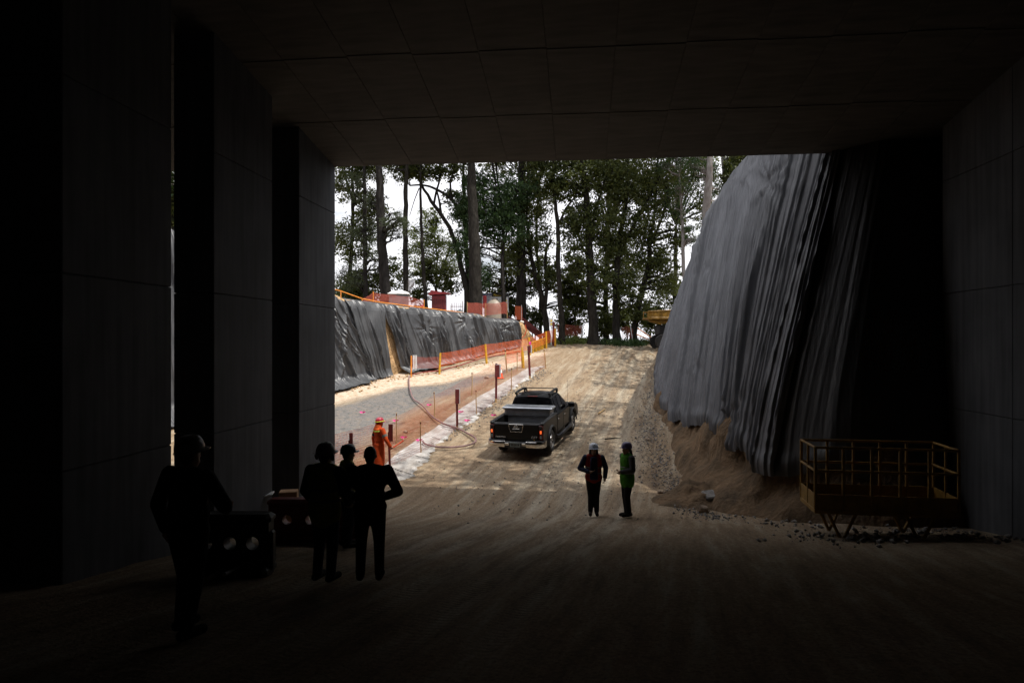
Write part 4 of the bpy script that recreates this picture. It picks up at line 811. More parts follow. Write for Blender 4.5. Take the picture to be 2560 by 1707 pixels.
# red-board posts (the boards are seen from behind and edge-on)
M['board_white'] = mat('board_face', (.6, .6, .6), .6, var=.15, scale=5)
def board_post(stake_x, top, base, board, label, white=0, d=None, lean=0.0, lean_b=None):
    b = G(*base); dd_ = depth(b); s = dd_ / F
    r_ = thing('board_post', b, label, 'marker post', group='red-board marker posts along the fence')
    t = P(stake_x, top, dd_); w = 5.5 * s
    fwd = np.array((-SA, CA, 0)); side = np.array((CA, SA, 0))
    Mx = Matrix(((side[0], fwd[0], 0, 0), (side[1], fwd[1], 0, 0), (0, 0, 1, 0), (0, 0, 0, 1)))
    def loc(p): return Matrix.Translation(Vector(p)) @ Mx
    h = t[2] - b[2]; cx = (b + t) / 2
    m = MB(); dx = (t - b); 
    for k0, k1, w0, w1 in ((-.1, .1, .3, 1.0), (.1, 1.0, 1.0, 1.0)):
        a_, c_ = b + dx * k0, b + dx * k1; vv = []
        for p_, ww in ((a_, w0), (c_, w1)):
            for i, j in ((-1, -1), (1, -1), (1, 1), (-1, 1)): vv.append(tuple(p_ + side * i * w * .5 * ww + fwd * j * .02))
        m.add(vv, [(3, 2, 1, 0), (4, 5, 6, 7), (0, 1, 5, 4), (1, 2, 6, 5), (2, 3, 7, 6), (3, 0, 4, 7)])
    o = m.build('stake', [M['redpaint'], M['wood']], r_, world=True)
    o.data.polygons.foreach_set('material_index', [1 if i < 6 else 0 for i in range(len(o.data.polygons))])
    x0, x1, y0, y1 = board; c = P((x0 + x1) / 2, (y0 + y1) / 2, dd_ - .05); bw, bh = max((x1 - x0) * s, .05), (y1 - y0) * s
    m = MB(); m.bbox((0, 0, 0), (bw, .022, bh), .004); o = m.build('board', M['redpaint'], r_, world=False)
    o.matrix_local = r_.matrix_basis.inverted() @ loc(c) @ rot(rz=math.radians(lean))
    if white:
        m = MB(); m.bbox((white * .06, .03, 0.01), (bw * 1.05, .015, bh * 1.06), .003); o = m.build('white_face', M['board_white'], r_); o.matrix_local = r_.matrix_basis.inverted() @ loc(c) @ rot(rz=math.radians(lean))
    return r_
board_post(874, 1100, (876, 1218), (873, 882, 1082, 1131), 'nearest red-board post, left of the worker in orange, behind the dark heads')
board_post(972, 1080, (975, 1186), (971, 982, 1060, 1103), 'red-board post right beside the worker in orange')
board_post(1142, 975, (1143, 1075), (1138, 1148, 973, 1009), 'red-board post between the worker and the pickup, beside the hose', .4)
board_post(1241, 908, (1240, 1006), (1237, 1249, 912, 943), 'red-board post with white-backed board next to the traffic cone', .9)
b5 = board_post(1321, 865, (1325, 948), (1321, 1327, 864, 882), 'farthest red-board post, tied with a pink ribbon at its top', 1.0)
b_ = G(1325, 948); p_ = P(1325, 858, depth(b_) - .05)
m = MB(); m.bbox((0, 0, 0), (.12, .03, .16), .01); M['pink'] = mat('pink_ribbon', (.85, .06, .35), .6, var=.2, scale=30)
o = m.build('ribbon', M['pink'], b5); o.location = Vector(p_) - b5.location

# traffic cone
b = G(1250, 946); r_ = thing('traffic_cone', b, 'orange-red traffic cone on the fabric edge behind a red-board post', 'cone')
M['cone'] = mat('cone_rubber', (.85, .08, .02), .5, var=.15, scale=8)
MB().lathe([(.175, .03), (.165, .05), (.04, .72), (.03, .74), (.0, .74)], 20, caps=False).build('body', M['cone'], r_, smooth=50)
MB().bbox((0, 0, .015), (.42, .42, .03), .02).build('base', M['cone'], r_); MB().lathe([(.118, .3), (.086, .48)], 20, caps=False).build('band', M['white'], r_, smooth=50).scale = (1.04, 1.04, 1)

# white geotextile on the ground
ol = [(1362, 917), (1345, 922), (1318, 952), (1292, 962), (1262, 990), (1236, 1003), (1226, 1018), (1202, 1026), (1178, 1056), (1150, 1070), (1120, 1086), (1104, 1103), (1078, 1128), (1068, 1150), (1046, 1168), (1030, 1188), (1006, 1198), (975, 1206), (950, 1206), (925, 1200), (900, 1208), (905, 1196), (935, 1180), (965, 1160), (1000, 1128), (1048, 1095), (1100, 1062), (1150, 1022), (1200, 990), (1262, 955), (1296, 935), (1318, 922)]
def fabric():
    pts = [G(*p)[:2] for p in ol]; n = 60
    right = np.array(pts[:21]); left = np.array([pts[0]] + pts[::-1][:11] + [pts[20]])
    def rs(A, n): L_ = np.concatenate([[0], np.cumsum(np.linalg.norm(np.diff(A, axis=0), axis=1))]); q = np.linspace(0, L_[-1], n); return np.stack([np.interp(q, L_, A[:, k]) for k in range(2)], -1)
    R_, L2 = rs(right, 260), rs(left, 260)
    R_ = R_ + (.20 * (vnoise(np.arange(260) * .9, np.zeros(260), 71) - .5) + .16 * (vnoise(np.arange(260) * 2.3, np.zeros(260), 75) - .5) + .22 * (vnoise(np.arange(260) * .31, np.zeros(260), 72) - .5))[:, None] * np.array((1.0, .3))
    k = np.linspace(0, 1, 40)[None, :, None]; XY = L2[:, None] * (1 - k) + R_[:, None] * k
    X, Y = XY[..., 0], XY[..., 1]
    nr = np.clip((Y - 3) / 5, 0, 1)
    Z = gz(X, Y) + .05 + .03 * fbm(X * 3, Y * 1.2, 73) + .04 * np.abs(fbm(X * 8, Y * 3, 74))
    edge = np.minimum(k[..., 0] * 40, (1 - k[..., 0]) * 40) + 0 * X; Z = Z - .05 * np.clip(1 - edge / 2.5, 0, 1)
    o = np_mesh('geotextile_strip', np.stack([X, Y, Z], -1).reshape(-1, 3), grid_faces(260, 40), M['geo'], smooth=True)
    tag(o, 'long ragged strip of dirty white geotextile laid beside the ramp', 'geotextile')
M['geo'] = mat('white_geotextile', (.50, .49, .475), .9, spec=.1, var=.5, scale=2.4, bump=.9, bscale=7, color2=(.27, .245, .22), bdist=.06, detail=9, stretch=(1, .5, 1))
fabric()

# hose
zc = [(745, 830), (742, 880), (747, 935), (757, 975), (770, 1012), (792, 1046), (835, 1082), (870, 1112), (905, 1145), (945, 1190), (990, 1235), (1025, 1262), (1060, 1282), (1120, 1298), (1180, 1306), (1225, 1325), (1270, 1350), (1310, 1378), (1340, 1402), (1360, 1425), (1365, 1442), (1350, 1460), (1310, 1473), (1260, 1480), (1180, 1486), (1100, 1489), (1020, 1487), (950, 1481), (900, 1473), (872, 1462), (864, 1452), (872, 1440)]
hp = [G(820 + x / 3.672, 720 + y / 3.672) for x, y in zc]
L_ = np.concatenate([[0], np.cumsum([np.linalg.norm(b - a) for a, b in zip(hp[:-1], hp[1:])])]); qq = np.arange(0, L_[-1], .12); hc = np.stack([np.interp(qq, L_, [p[k] for p in hp]) for k in range(3)], -1)
for _ in range(6): hc[1:-1] = (hc[:-2] + 2 * hc[1:-1] + hc[2:]) / 4
hc[:, 2] += .12 + .03 * np.sin(qq * 2)
M['hose'] = mat('hose_rubber', (.22, .125, .125), .55, var=.25, scale=4)
tag(MB().tube(hc, .032, 9).build('hose', M['hose'], smooth=60), 'long dusty pink hose snaking from the sand across the fabric into a loop', 'hose')
# red tape along the sand
tp = [G(1030, 941), G(1060, 937), G(1100, 929), G(1150, 917), G(1200, 903), G(1225, 895), G(1300, 881)]
tc_ = [p + np.array((0, 0, .1 + .05 * math.sin(i * 2))) for i, p in enumerate(tp)]
tag(MB().tube(tc_, .03, 6).build('warning_tape', M['red'], smooth=60), 'red tape line lying along the bright sand below the orange mesh', 'tape')
# pink survey flags on the ground
for i, (x, y, lb) in enumerate([(906, 1037, 'pink ground marker alone on the grey gravel'), (1073, 1018, 'pink ground marker right of the thin stake in the earth strip'), (1152, 1035, 'pink ground marker on the fabric by a red-board post'), (1010, 1100, 'pink ground marker on the near end of the fabric'), (1048, 1107, 'pink ground marker at the hose end'), (1168, 1057, 'pink ground marker on the dirt just past the fabric'), (1234, 1044, 'pink ground marker left of the pickup'), (989, 1058, 'pink ground marker at the leftmost thin stake')]):
    b = G(x, y); m = MB()
    for k in range(5):
        a = k * 1.3 + i; m.add([(0, 0, .02), (.05 * math.cos(a), .05 * math.sin(a), .10), (.15 * math.cos(a + .3), .15 * math.sin(a + .3), .07), (.08 * math.cos(a + .7), .08 * math.sin(a + .7), .03)], [(0, 1, 2, 3)])
    o = m.build('survey_flag', M['pink']); o.location = b + np.array((0, 0, .05)); tag(o, lb, 'survey marker', 'pink survey markers')

# ------------------------------------------------------------------ things on the bench behind the left bank
# handrail of orange pipe and the red mesh above the sheets
rail = [(838, 724), (852, 728), (905, 747), (950, 756), (1022, 765), (1080, 772), (1135, 779), (1166, 783)]
rd = [36.3, 36.6, 37.7, 38.7, 40.5, 42.1, 43.7, 44.7]
rp_ = [P(x, y, d) for (x, y), d in zip(rail, rd)]
hr = thing('handrail', rp_[0], 'orange pipe handrail running along the crest of the black sheets', 'handrail')
MB().tube(rp_, .035, 8).build('top_rail', M['orange_paint'], hr, smooth=60, world=True)
for i in (1, 2, 3, 4, 5, 6):
    p = rp_[i]; s_ = (p[:2] - B0) @ LD; MB().tube([(p[0], p[1], ltop(s_) - .35), p], .03, 8).build('post', M['orange_paint'], hr, smooth=60, world=True)
mp_ = [(907, 747), (933, 732), (980, 737), (1024, 742), (1060, 752)]; md = [38, 38.6, 39.8, 40.9, 42]
mt_ = [P(x, y, d) for (x, y), d in zip(mp_, md)]; mb_ = [p - np.array((0, 0, k)) for p, k in zip(mt_, (.25, .62, .7, .75, .7))]
rm = thing('mesh_fence', mt_[1], 'dull red mesh fence in front of the portable toilet', 'fence'); net('net', mt_, mb_, .05, .016, M['net_faded'], rm, seed=8)
for i in (1, 4): MB().tube([mb_[i] - np.array((0, 0, .4)), mt_[i] + np.array((0, 0, .08))], .03, 8).build('post', M['orange_paint'], rm, world=True)
# portable toilet
r_ = thing('portable_toilet', P(997, 792, 43.5) * (1, 1, 0) + (0, 0, BZ - .2), 'grey portable toilet with white domed roof behind the red mesh', 'portable toilet', rz=YAW + .12)
M['toilet_grey'] = mat('toilet_plastic', (.16, .2, .21), .5, var=.2, scale=4)
zt = (853.5 - 728) / F * 43.5 - (BZ - .2)
MB().bbox((0, 0, zt / 2 - .12), (1.2, 1.15, zt - .26), .05).build('cabin', M['toilet_grey'], r_)
m = MB(); m.bbox((0, 0, zt - .2), (1.36, 1.3, .1), .04); m.lathe([(.66, zt - .15), (.58, zt - .06), (.4, zt), (.0, zt + .02)], 24, caps=False); m.build('roof', M['white'], r_, smooth=50)
m = MB(); m.bbox((0, -.585, zt / 2 - .15), (.75, .03, zt - .5), .01); dr = m.build('door', M['toilet_grey'], r_); MB().bbox((.25, -.615, zt / 2 - .1), (.05, .04, .16), .01).build('handle', M['black'], dr)
# red kiosk
kz = BZ; kd = 46.0; kb = P(1098, 800, kd) * (1, 1, 0) + (0, 0, kz); ks = kd / F
r_ = thing('red_kiosk', kb, 'small dark red ribbed booth with an overhanging roof above the black sheets', 'kiosk', rz=YAW)
kh = (853.5 - 738) * ks - kz; kw = 34 * ks
MB().bbox((0, 0, kh / 2), (kw, kw, kh), .02).build('walls', M['red'], r_)
for i in range(7): MB().bbox((-kw / 2 + kw * (i + .5) / 7, -kw / 2 - .012, kh / 2 - .1), (kw / 7 - .03, .03, kh - .35), .006).build('slat', M['redpaint'], r_)
m = MB(); m.prism([(-kw * .72, kh - .02), (kw * .8, kh + .06), (kw * .8, kh + .12), (.05, kh + .2), (-kw * .5, kh + .3), (-kw * .72, kh + .03)], -kw * .7, kw * .6); m.build('roof', M['red'], r_)
# beige water tank
wd_ = 49.3; ws = wd_ / F; wbp = P(1237, 838, wd_); wb2 = np.array((wbp[0], wbp[1], .3)); rw_ = 23 * ws; topz = (853.5 - 746) * ws - .3
M['tank'] = mat('beige_tank', (.30, .26, .21), .5, var=.15, scale=3)
r_ = thing('water_tank', wb2, 'beige round water tank with domed top behind the far black sheets', 'water tank')
MB().lathe([(rw_, 0), (rw_, .5), (rw_ * 1.03, .55), (rw_, .6), (rw_, 1.1), (rw_ * 1.03, 1.15), (rw_, 1.2), (rw_, topz - .62), (rw_ * .86, topz - .36), (rw_ * .5, topz - .14), (rw_ * .3, topz - .08)], 32).build('shell', M['tank'], r_, smooth=50)
MB().lathe([(rw_ * .3, topz - .1), (rw_ * .3, topz), (rw_ * .1, topz + .03)], 20).build('lid', M['tank'], r_, smooth=50); MB().bbox((0, -rw_ - .02, .9), (.16, .06, .1), .02).build('valve', M['black'], r_)
# warning boards with lettering
M['sign_white'] = mat('sign_white', (.62, .63, .66), .5, var=.08, scale=4); M['sign_blue'] = mat('sign_blue', (.02, .05, .22), .5); M['sign_black'] = mat('sign_black', (.012, .012, .012), .5); M['sign_yellow'] = mat('sign_yellow', (.75, .52, .03), .5)
def signboard(x0, x1, y0, y1, d, label, head, headc, word, wordc, tri=False):
    s = d / F; c = P((x0 + x1) / 2, (y0 + y1) / 2, d); W, H = (x1 - x0) * s, (y1 - y0) * s; zb = .3
    r_ = thing('sign_board', (c[0], c[1], zb), label, 'sign', rz=YAW); zc = c[2] - zb
    MB().bbox((0, 0, zc), (W, .04, H), .006).build('panel', M['sign_white'], r_); hh = head * H
    MB().bbox((0, -.024, zc + H / 2 - hh / 2 - .01), (W * .99, .012, hh), .003).build('header', headc, r_)
    text_obj('lettering', word, hh * .95, wordc, r_, TR((0, -.034, zc + H / 2 - hh / 2 - .01), rx=PI / 2) @ Matrix.Diagonal((min(1, W * .9 / (len(word) * hh * .62)), 1, 1, 1)), .003)
    for sx in (-1, 1): MB().bbox((sx * W * .42, .05, (zc - H / 2) / 2), (.06, .05, zc + H / 2), .005).build('leg', M['wood'], r_)
    return r_, W, H, zc
r_, W, H, zc = signboard(1200, 1229, 733, 768, 50.3, 'white notice board with blue heading, partly behind the thickest trunk', .17, M['sign_blue'], 'ACIONES', M['white'])
for k in range(6): MB().bbox((.1, -.024, zc + H * (.22 - .1 * k)), (W * (.62 - .07 * (k % 3)), .008, .03), .002).build('text_line', M['sign_blue'], r_)
r_, W, H, zc = signboard(1229, 1271, 733, 776, 50.8, 'white warning board with black heading behind the water tank', .2, M['sign_black'], 'PELIGROS', M['sign_yellow'])
for k, (tx, tz_) in enumerate(((.33, .12), (.33, -.15), (.33, -.38))):
    a = W * .11; MB().prism([(tx * W - a, tz_ * H - a * .8 + zc), (tx * W + a, tz_ * H - a * .8 + zc), (tx * W, tz_ * H + a * .9 + zc)], -.032, -.02).build('warning_triangle', M['sign_yellow'], r_)
# red drum on the kiosk side, red mesh beside the tank
b = P(1212, 742, 49); r_ = thing('red_cabinet', (b[0], b[1], BZ), 'narrow red upright box between the thickest trunk and the water tank', 'box', rz=YAW); hh = b[2] + .05 - BZ
MB().bbox((0, 0, hh - .42), (.26, .2, .9), .03).build('box_body', M['red'], r_); MB().bbox((0, 0, (hh - .8) / 2), (.07, .07, hh - .8), .005).build('leg', M['redpaint'], r_)
t3 = [P(1168, 757, 45.2), P(1190, 757, 45.9), P(1214, 759, 46.8), P(1262, 755, 48.4), P(1268, 758, 48.6)]
r_ = thing('mesh_fence', t3[0], 'red mesh fence wrapped round the water tank and the thickest trunk', 'fence'); net('net', t3, [p - np.array((0, 0, .8)) for p in t3], .05, .018, M['net_faded'], r_, seed=11)
for i in (0, 2, 4): MB().tube([t3[i] - np.array((0, 0, 1.5)), t3[i] + np.array((0, 0, .05))], .025, 7).build('post', M['wood'], r_, world=True)
b = P(1259, 800, 48.9); tag(MB().tube([(b[0], b[1], .2), P(1257, 720, 48.9), P(1254, 640, 49.1)], [.13, .12, .09], 10).build('timber_pole', M['bark_pine'], smooth=60), 'plain grey timber pole standing in front of the warning board and tank', 'pole')
t4 = [P(1288, 765, 51.2), P(1304, 766, 51.2), P(1306, 770, 51.2)]; r_ = thing('mesh_fence', t4[0], 'small upright strip of red mesh at the foot of the tall grey pine', 'fence'); net('net', t4, [p - np.array((0, 0, 1.0)) for p in t4], .05, .02, M['net'], r_, seed=12)
MB().tube([t4[1] - np.array((0, 0, 1.6)), t4[1] + np.array((0, 0, .1))], .025, 7).build('post', M['white'], r_, world=True)
# rebar cage
b = P(1142, 800, 47); r_ = thing('rebar_cage', (b[0], b[1], BZ), 'tied steel rebar cage standing on end right of the red kiosk', 'rebar cage')
for k in range(9): a = k * 2 * PI / 9; hh = (853.5 - (756 + rnd.uniform(-6, 8))) * 47 / F - BZ; MB().tube([(.42 * math.cos(a), .42 * math.sin(a), 0), (.42 * math.cos(a), .42 * math.sin(a), hh)], .016, 6).build('bar', M['rust'], r_)
for k in range(6): MB().tube([(.42 * math.cos(a), .42 * math.sin(a), .3 + k * .27) for a in np.linspace(0, 2 * PI, 17)], .01, 5).build('tie', M['rust'], r_)
for x, w, h_, lb, mt in ((1122, .6, 1.3, 'pale bundle beside the foot of the red kiosk', 'white'), (1149, .55, 1.35, 'grey sack leaning on the rebar cage', 'toilet_grey')):
    p = P(x, 790, 46.2); r_ = thing('sack', (p[0], p[1], BZ), lb, 'sack', group='sacks near the red kiosk'); MB().bbox((0, 0, h_ / 2), (w, .5, h_), .15).build('bag', M[mt], r_, smooth=70)
    MB().tube([(0, 0, h_ - .03), (0, 0, h_ + .08)], [.09, .06], 8).build('tied_neck', M[mt], r_)
# cloth on the bare trunk
p = P(1025, 712, 46.6); m = MB(); s = 46.6 / F
gy = [[(-4 * s + (11 + 5 * math.sin(j * .7)) * s * i / 5, -.08 * math.sin(i * 1.3 + j), 16 * s - 34 * s * j / 8) for j in range(9)] for i in range(6)]
m.add([q for r in gy for q in r], [tuple(int(k) for k in f) for f in grid_faces(6, 9)]); o = m.build('hanging_cloth', M['sign_white'], smooth=True); o.location = p
o.modifiers.new('solid', 'SOLIDIFY').thickness = .02; tag(o, 'off-white cloth hanging on the bare trunk behind the portable toilet', 'cloth')
# red stair boards going down from the tank to the crest
st = thing('red_stair', P(1310, 805, 48), 'dark red board barrier slanting down right of the bank end', 'barrier')
for (a, b_, w) in (((1266, 792), (1362, 838), 9), ((1300, 800), (1352, 834), 26)):
    A, Bq = P(*a, 51.5), P(*b_, 51.5); dv = (Bq - A); W = w * 51 / F; m = MB(); up = np.array((0, 0, W / 2)); th = np.array((-SA, CA, 0)) * .03
    m.add([tuple(A - up - th), tuple(Bq - up - th), tuple(Bq + up * .4 - th), tuple(A + up - th), tuple(A - up + th), tuple(Bq - up + th), tuple(Bq + up * .4 + th), tuple(A + up + th)], [(0, 1, 2, 3), (7, 6, 5, 4), (0, 4, 5, 1), (1, 5, 6, 2), (2, 6, 7, 3), (3, 7, 4, 0)]); m.build('board', M['redpaint'], st, world=True)
for x, y in ((1312, 800), (1338, 818), (1358, 832)): A = P(x, y, 51.7); MB().tube([(A[0], A[1], gz(A[0], A[1]) - .2), A], .05, 6).build('post', M['redpaint'], st, world=True)
# small flood light lying on the bank end
p = P(1305, 805, 49.6); r_ = thing('flood_lamp', p, 'small unlit flood lamp on a stick at the end of the bank', 'lamp'); MB().bbox((0, 0, 0), (.26, .12, .16), .02).build('housing', M['white'], r_).rotation_euler = (.5, .2, .3); MB().tube([(0, .05, -1), (0, .05, 0)], .02, 6).build('stand', M['steel'], r_)
cb_ = [P(x, y, 48.5) for x, y in ((1313, 812), (1316, 825), (1312, 838), (1300, 848), (1290, 852))]; tag(MB().tube(cb_, .025, 6).build('cable', M['cone'], smooth=60), 'thin orange cable curling down the bare end of the bank', 'cable')
# warning signpost at the crest
b = G(1378, 862); d_ = depth(b); s = d_ / F; r_ = thing('warning_sign', b, 'small white warning sign on a post at the upper end of the orange mesh', 'sign', rz=YAW)
zt = up_to(b, 795); MB().bbox((0, 0, zt / 2), (.06, .05, zt), .005).build('post', M['white'], r_); zc = up_to(b, 805.5); hh = 20 * s; w_ = 10 * s
MB().bbox((0, -.04, zc), (w_, .03, hh), .004).build('panel', M['sign_white'], r_)
for k in (.2, -.22): MB().prism([(-w_ * .32, zc + k * hh - .07), (w_ * .32, zc + k * hh - .07), (0, zc + k * hh + .12)], -.064, -.055).build('warning_triangle', M['sign_yellow'], r_)
b = G(1384, 866); r_ = thing('red_signboard', b, 'red upright board right behind the small white warning sign', 'board', rz=YAW); zt = up_to(b, 805); MB().bbox((0, .2, zt / 2), (.16, .06, zt), .01).build('board', M['redpaint'], r_); MB().bbox((.05, .25, zt / 2 - .1), (.05, .05, zt), .004).build('leg', M['wood'], r_)
# yellow timber steps behind the fence
ts_ = thing('timber_steps', G(1345, 885), 'row of yellow timber blocks stepping up behind the orange mesh', 'steps')
for i, (x, y) in enumerate(((1330, 884), (1338, 881), (1346, 878), (1354, 875), (1360, 872))):
    p = G(x, y); MB().bbox((p[0], p[1] + .4, p[2] + .3), (.2, .3, .75), .02).build('block', M['yellow'], ts_, world=True)
p, p2 = G(1328, 884), G(1362, 871); MB().tube([p + np.array((0, .35, .72)), p2 + np.array((0, .35, .72))], .05, 6).build('rail', M['yellow'], ts_, world=True)
# red mesh along the crest, between the trees
for pts_, lb, pl in (([(1394, 810), (1420, 812), (1456, 815)], 'torn red mesh between the signpost and the thick oak at the crest', [(1405, 806, 846), (1455, 812, 846)]), ([(1555, 818), (1570, 816), (1582, 822)], 'dark red mesh between the forking oaks, left of the leaning pale stick', [(1582, 812, 848)])):
    d_ = 51.5; t_ = [P(x, y, d_) for x, y in pts_]; r_ = thing('mesh_fence', t_[0], lb, 'fence'); net('net', t_, [p - np.array((0, 0, .8)) for p in t_], .075, .014, M['net_faded'], r_, seed=14)
    for x, a, b_ in pl: MB().tube([P(x, b_ + 4, d_), P(x + (-6 if x == 1582 else 0), a, d_)], .035, 7).build('post', M['sign_white'], r_, world=True)
for x0, y0, x1, y1, lb in ((1594, 820, 1632, 846, 'upper of two orange sticks leaning by the yellow lift'), (1592, 836, 1626, 850, 'lower of two orange sticks leaning by the yellow lift')):
    tag(MB().tube([P(x0, y0, 51), P(x1, y1, 50.5)], .04, 7).build('leaning_stick', M['orange_paint']), lb, 'stick', 'leaning sticks by the lift')
# yellow lift platform at the crest, half behind the sheet
ld = 47.0; ls = ld / F; b = P(1660, 852, ld); lz = float(gz(b[0], b[1])); r_ = thing('work_platform', (b[0], b[1], lz), 'yellow wheeled work platform at the top of the ramp, half behind the grey sheet', 'work platform', rz=YAW)
def LX(px): return (px - 1660) * ls
def LZ(py): return (853.5 - py) * ls - lz
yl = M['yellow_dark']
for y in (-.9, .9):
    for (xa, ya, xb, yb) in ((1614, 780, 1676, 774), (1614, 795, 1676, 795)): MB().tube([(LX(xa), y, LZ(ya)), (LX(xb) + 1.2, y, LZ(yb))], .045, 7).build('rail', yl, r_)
    for x in (1615, 1626, 1638, 1650, 1662, 1675): MB().tube([(LX(x), y, LZ(796)), (LX(x), y, LZ(778))], .03, 7).build('upright', yl, r_)
    for x in (1628, 1652): MB().bbox((LX(x) + .25, y, LZ(786)), (.42, .02, .4), .005).build('mesh_panel', yl, r_)
MB().bbox((LX(1645) + .4, 0, LZ(797)), (2.6, 1.9, .12), .02).build('deck', yl, r_)
m = MB(); m.prism([(LX(1614), LZ(796)), (LX(1690), LZ(796)), (LX(1690), LZ(808)), (LX(1648), LZ(810)), (LX(1634), LZ(806))], -.7, .7); m.build('boom_frame', yl, r_)
MB().tube([(LX(1618), -.75, LZ(800)), (LX(1648), -.75, LZ(811))], .06, 7).build('brace', yl, r_)
MB().bbox((LX(1665), 0, LZ(825)), (1.3, 1.4, .7), .08).build('chassis', M['black'], r_); MB().bbox((LX(1664), -.75, LZ(831)), (.36, .1, .2), .03).build('red_lamp', M['red'], r_)
for x, y in ((1640, -.9), (1640, .9), (1690, -.9), (1690, .9)):
    Mw = TR((LX(x) + .25, y, .5), rx=PI / 2); MB().lathe([(.26, -.16), (.46, -.17), (.5, -.1), (.5, .1), (.46, .17), (.26, .16)], 22, M=Mw).build('wheel', M['black'], r_, smooth=50)
b = G(1655, 870); tag(MB().tube([b, P(1653, 808, depth(b))], .025, 7).build('thin_pole', M['steel']), 'thin grey pole at the left rim of the grey sheet, before the lift', 'pole')
# ------------------------------------------------------------------ pickup truck (local x forward from the rear bumper, y left, z up)
M['paint'] = mat('black_car_paint', (.005, .0055, .007), .28, spec=.22, coat=.12, var=.3, scale=2)
M['dust_paint'] = mat('dusty_black_paint', (.008, .0078, .0075), .42, spec=.3, coat=.08, var=.5, scale=2.5)
M['glass'] = mat('tinted_glass', (.004, .004, .005), .06, spec=.5)
M['chrome'] = mat('chrome', (.62, .6, .57), .13, metal=1, var=.1, scale=6)
M['alu'] = mat('toolbox_aluminium', (.42, .44, .48), .38, metal=.75, var=.15, scale=5, stretch=(.3, 1, 1))
M['rubber'] = mat('tyre_rubber', (.018, .017, .016), .85, spec=.2, var=.4, scale=12)
M['alloy'] = mat('alloy_rim', (.5, .5, .51), .3, metal=1)
M['trim'] = mat('dark_trim', (.010, .0105, .012), .5, spec=.5)
M['lamp_red'] = mat('tail_lamp_red', (.10, .006, .005), .2, spec=.5)
M['lamp_lit'] = mat('lit_bulb', (1, .2, .05), .3, emit=((1, .15, .03), .8))
M['lamp_clear'] = mat('lamp_clear', (.5, .5, .5), .15, spec=.6)
rw_, fw_ = G(1380, 1134), G(1430, 1084.5)                     # ground contacts of the right-hand wheels
hd = fw_[:2] - rw_[:2]; hd = hd / np.linalg.norm(hd); WB = 3.2; RAX = 1.12; HALF = .79
side_l = np.array((-hd[1], hd[0]))
rear_c = rw_[:2] + side_l * (HALF + .10); org = rear_c - hd * RAX
zr, zf_ = float(gz(*rear_c)), float(gz(*(rear_c + hd * WB))); pitch = math.atan2(zf_ - zr, WB)
truck = thing('pickup_truck', (org[0], org[1], zr - RAX * math.tan(pitch) + .03), 'black double-cab pickup driving up the dirt ramp with a silver toolbox in its bed', 'pickup truck')
truck.rotation_euler = (Matrix.Rotation(math.atan2(hd[1], hd[0]), 4, 'Z') @ Matrix.Rotation(-pitch, 4, 'Y')).to_euler()
T = truck
def arch(cx, r, n=12, z0=.42): return [(cx + r * math.cos(a), max(.40 + r * math.sin(a), z0)) for a in np.linspace(PI, 0, n)]
FAX = RAX + WB
def side(poly, y0, y1, name, mt, parent=T, b=.012, smooth=True):
    m = MB(); m.prism(poly, y0, y1); o = m.build(name, mt, parent, smooth=30); 
    if b: k = o.modifiers.new('bevel', 'BEVEL'); k.width = b; k.segments = 2; k.limit_method = 'ANGLE'
    return o
# bed sides with wheel arches
bedp = [(.06, .60)] + [(.10, .52), (RAX - .5, .50)] + arch(RAX, .47, z0=.5) + [(RAX + .5, .48), (1.86, .48), (1.86, 1.17), (1.0, 1.165), (.08, 1.16)]
for s_ in (-1, 1):
    o = side(bedp, s_ * .90, s_ * .80, 'bed_side', M['dust_paint'])
    m = MB(); m.bbox((.97, s_ * .855, 1.185), (1.8, .13, .05), .02); m.build('bed_rail', M['trim'], T)
    # wheel-arch flares
    for cx in (RAX, FAX):
        m = MB(); a = np.linspace(PI * 1.02, -PI * .02, 15); pr = []
        for t in a: pr += [(cx + .46 * math.cos(t), s_ * .905, .40 + .46 * math.sin(t)), (cx + .56 * math.cos(t), s_ * .885, .40 + .56 * math.sin(t)), (cx + .50 * math.cos(t), s_ * .95, .40 + .50 * math.sin(t))]
        ff = []
        for i in range(14):
            for k in range(3): ff.append((i * 3 + k, i * 3 + (k + 1) % 3, (i + 1) * 3 + (k + 1) % 3, (i + 1) * 3 + k))
        m.add(pr, ff); m.build('wheel_flare', M['trim'], T, smooth=60)
m = MB(); m.bbox((.97, 0, .74), (1.75, 1.58, .06), .01); m.bbox((1.84, 0, .93), (.06, 1.6, .46), .01); m.build('bed_floor', M['trim'], T)
# tailgate with bezel, badge and lettering
m = MB(); m.bbox((.075, 0, .885), (.09, 1.50, .56), .02); tg = m.build('tailgate', M['paint'], T)
m = MB(); m.bbox((.10, 0, 1.165), (.11, 1.56, .035), .012); m.build('tailgate_cap', M['trim'], T)
RX = lambda x, y, z: TR((x, y, z), rz=-PI / 2) @ rot(rx=PI / 2)
def bez(w0, w1, z0, z1, d, x): m = MB(); m.add([(x, -w0, z0), (x, w0, z0), (x, w1, z1), (x, -w1, z1), (x - d, -w0 * .95, z0 + .01), (x - d, w0 * .95, z0 + .01), (x - d, w1 * .97, z1 - .005), (x - d, -w1 * .97, z1 - .005)], [(0, 1, 2, 3), (7, 6, 5, 4), (0, 4, 5, 1), (1, 5, 6, 2), (2, 6, 7, 3), (3, 7, 4, 0)]); return m
bz = bez(.19, .245, .90, 1.145, .012, .03).build('handle_bezel', M['trim'], tg)
m = MB(); m.tube([(.018, -.245, 1.135), (.018, -.19, .905), (.018, .19, .905), (.018, .245, 1.135)], .011, 8, caps=True); m.build('bezel_rim', M['chrome'], tg, smooth=60)
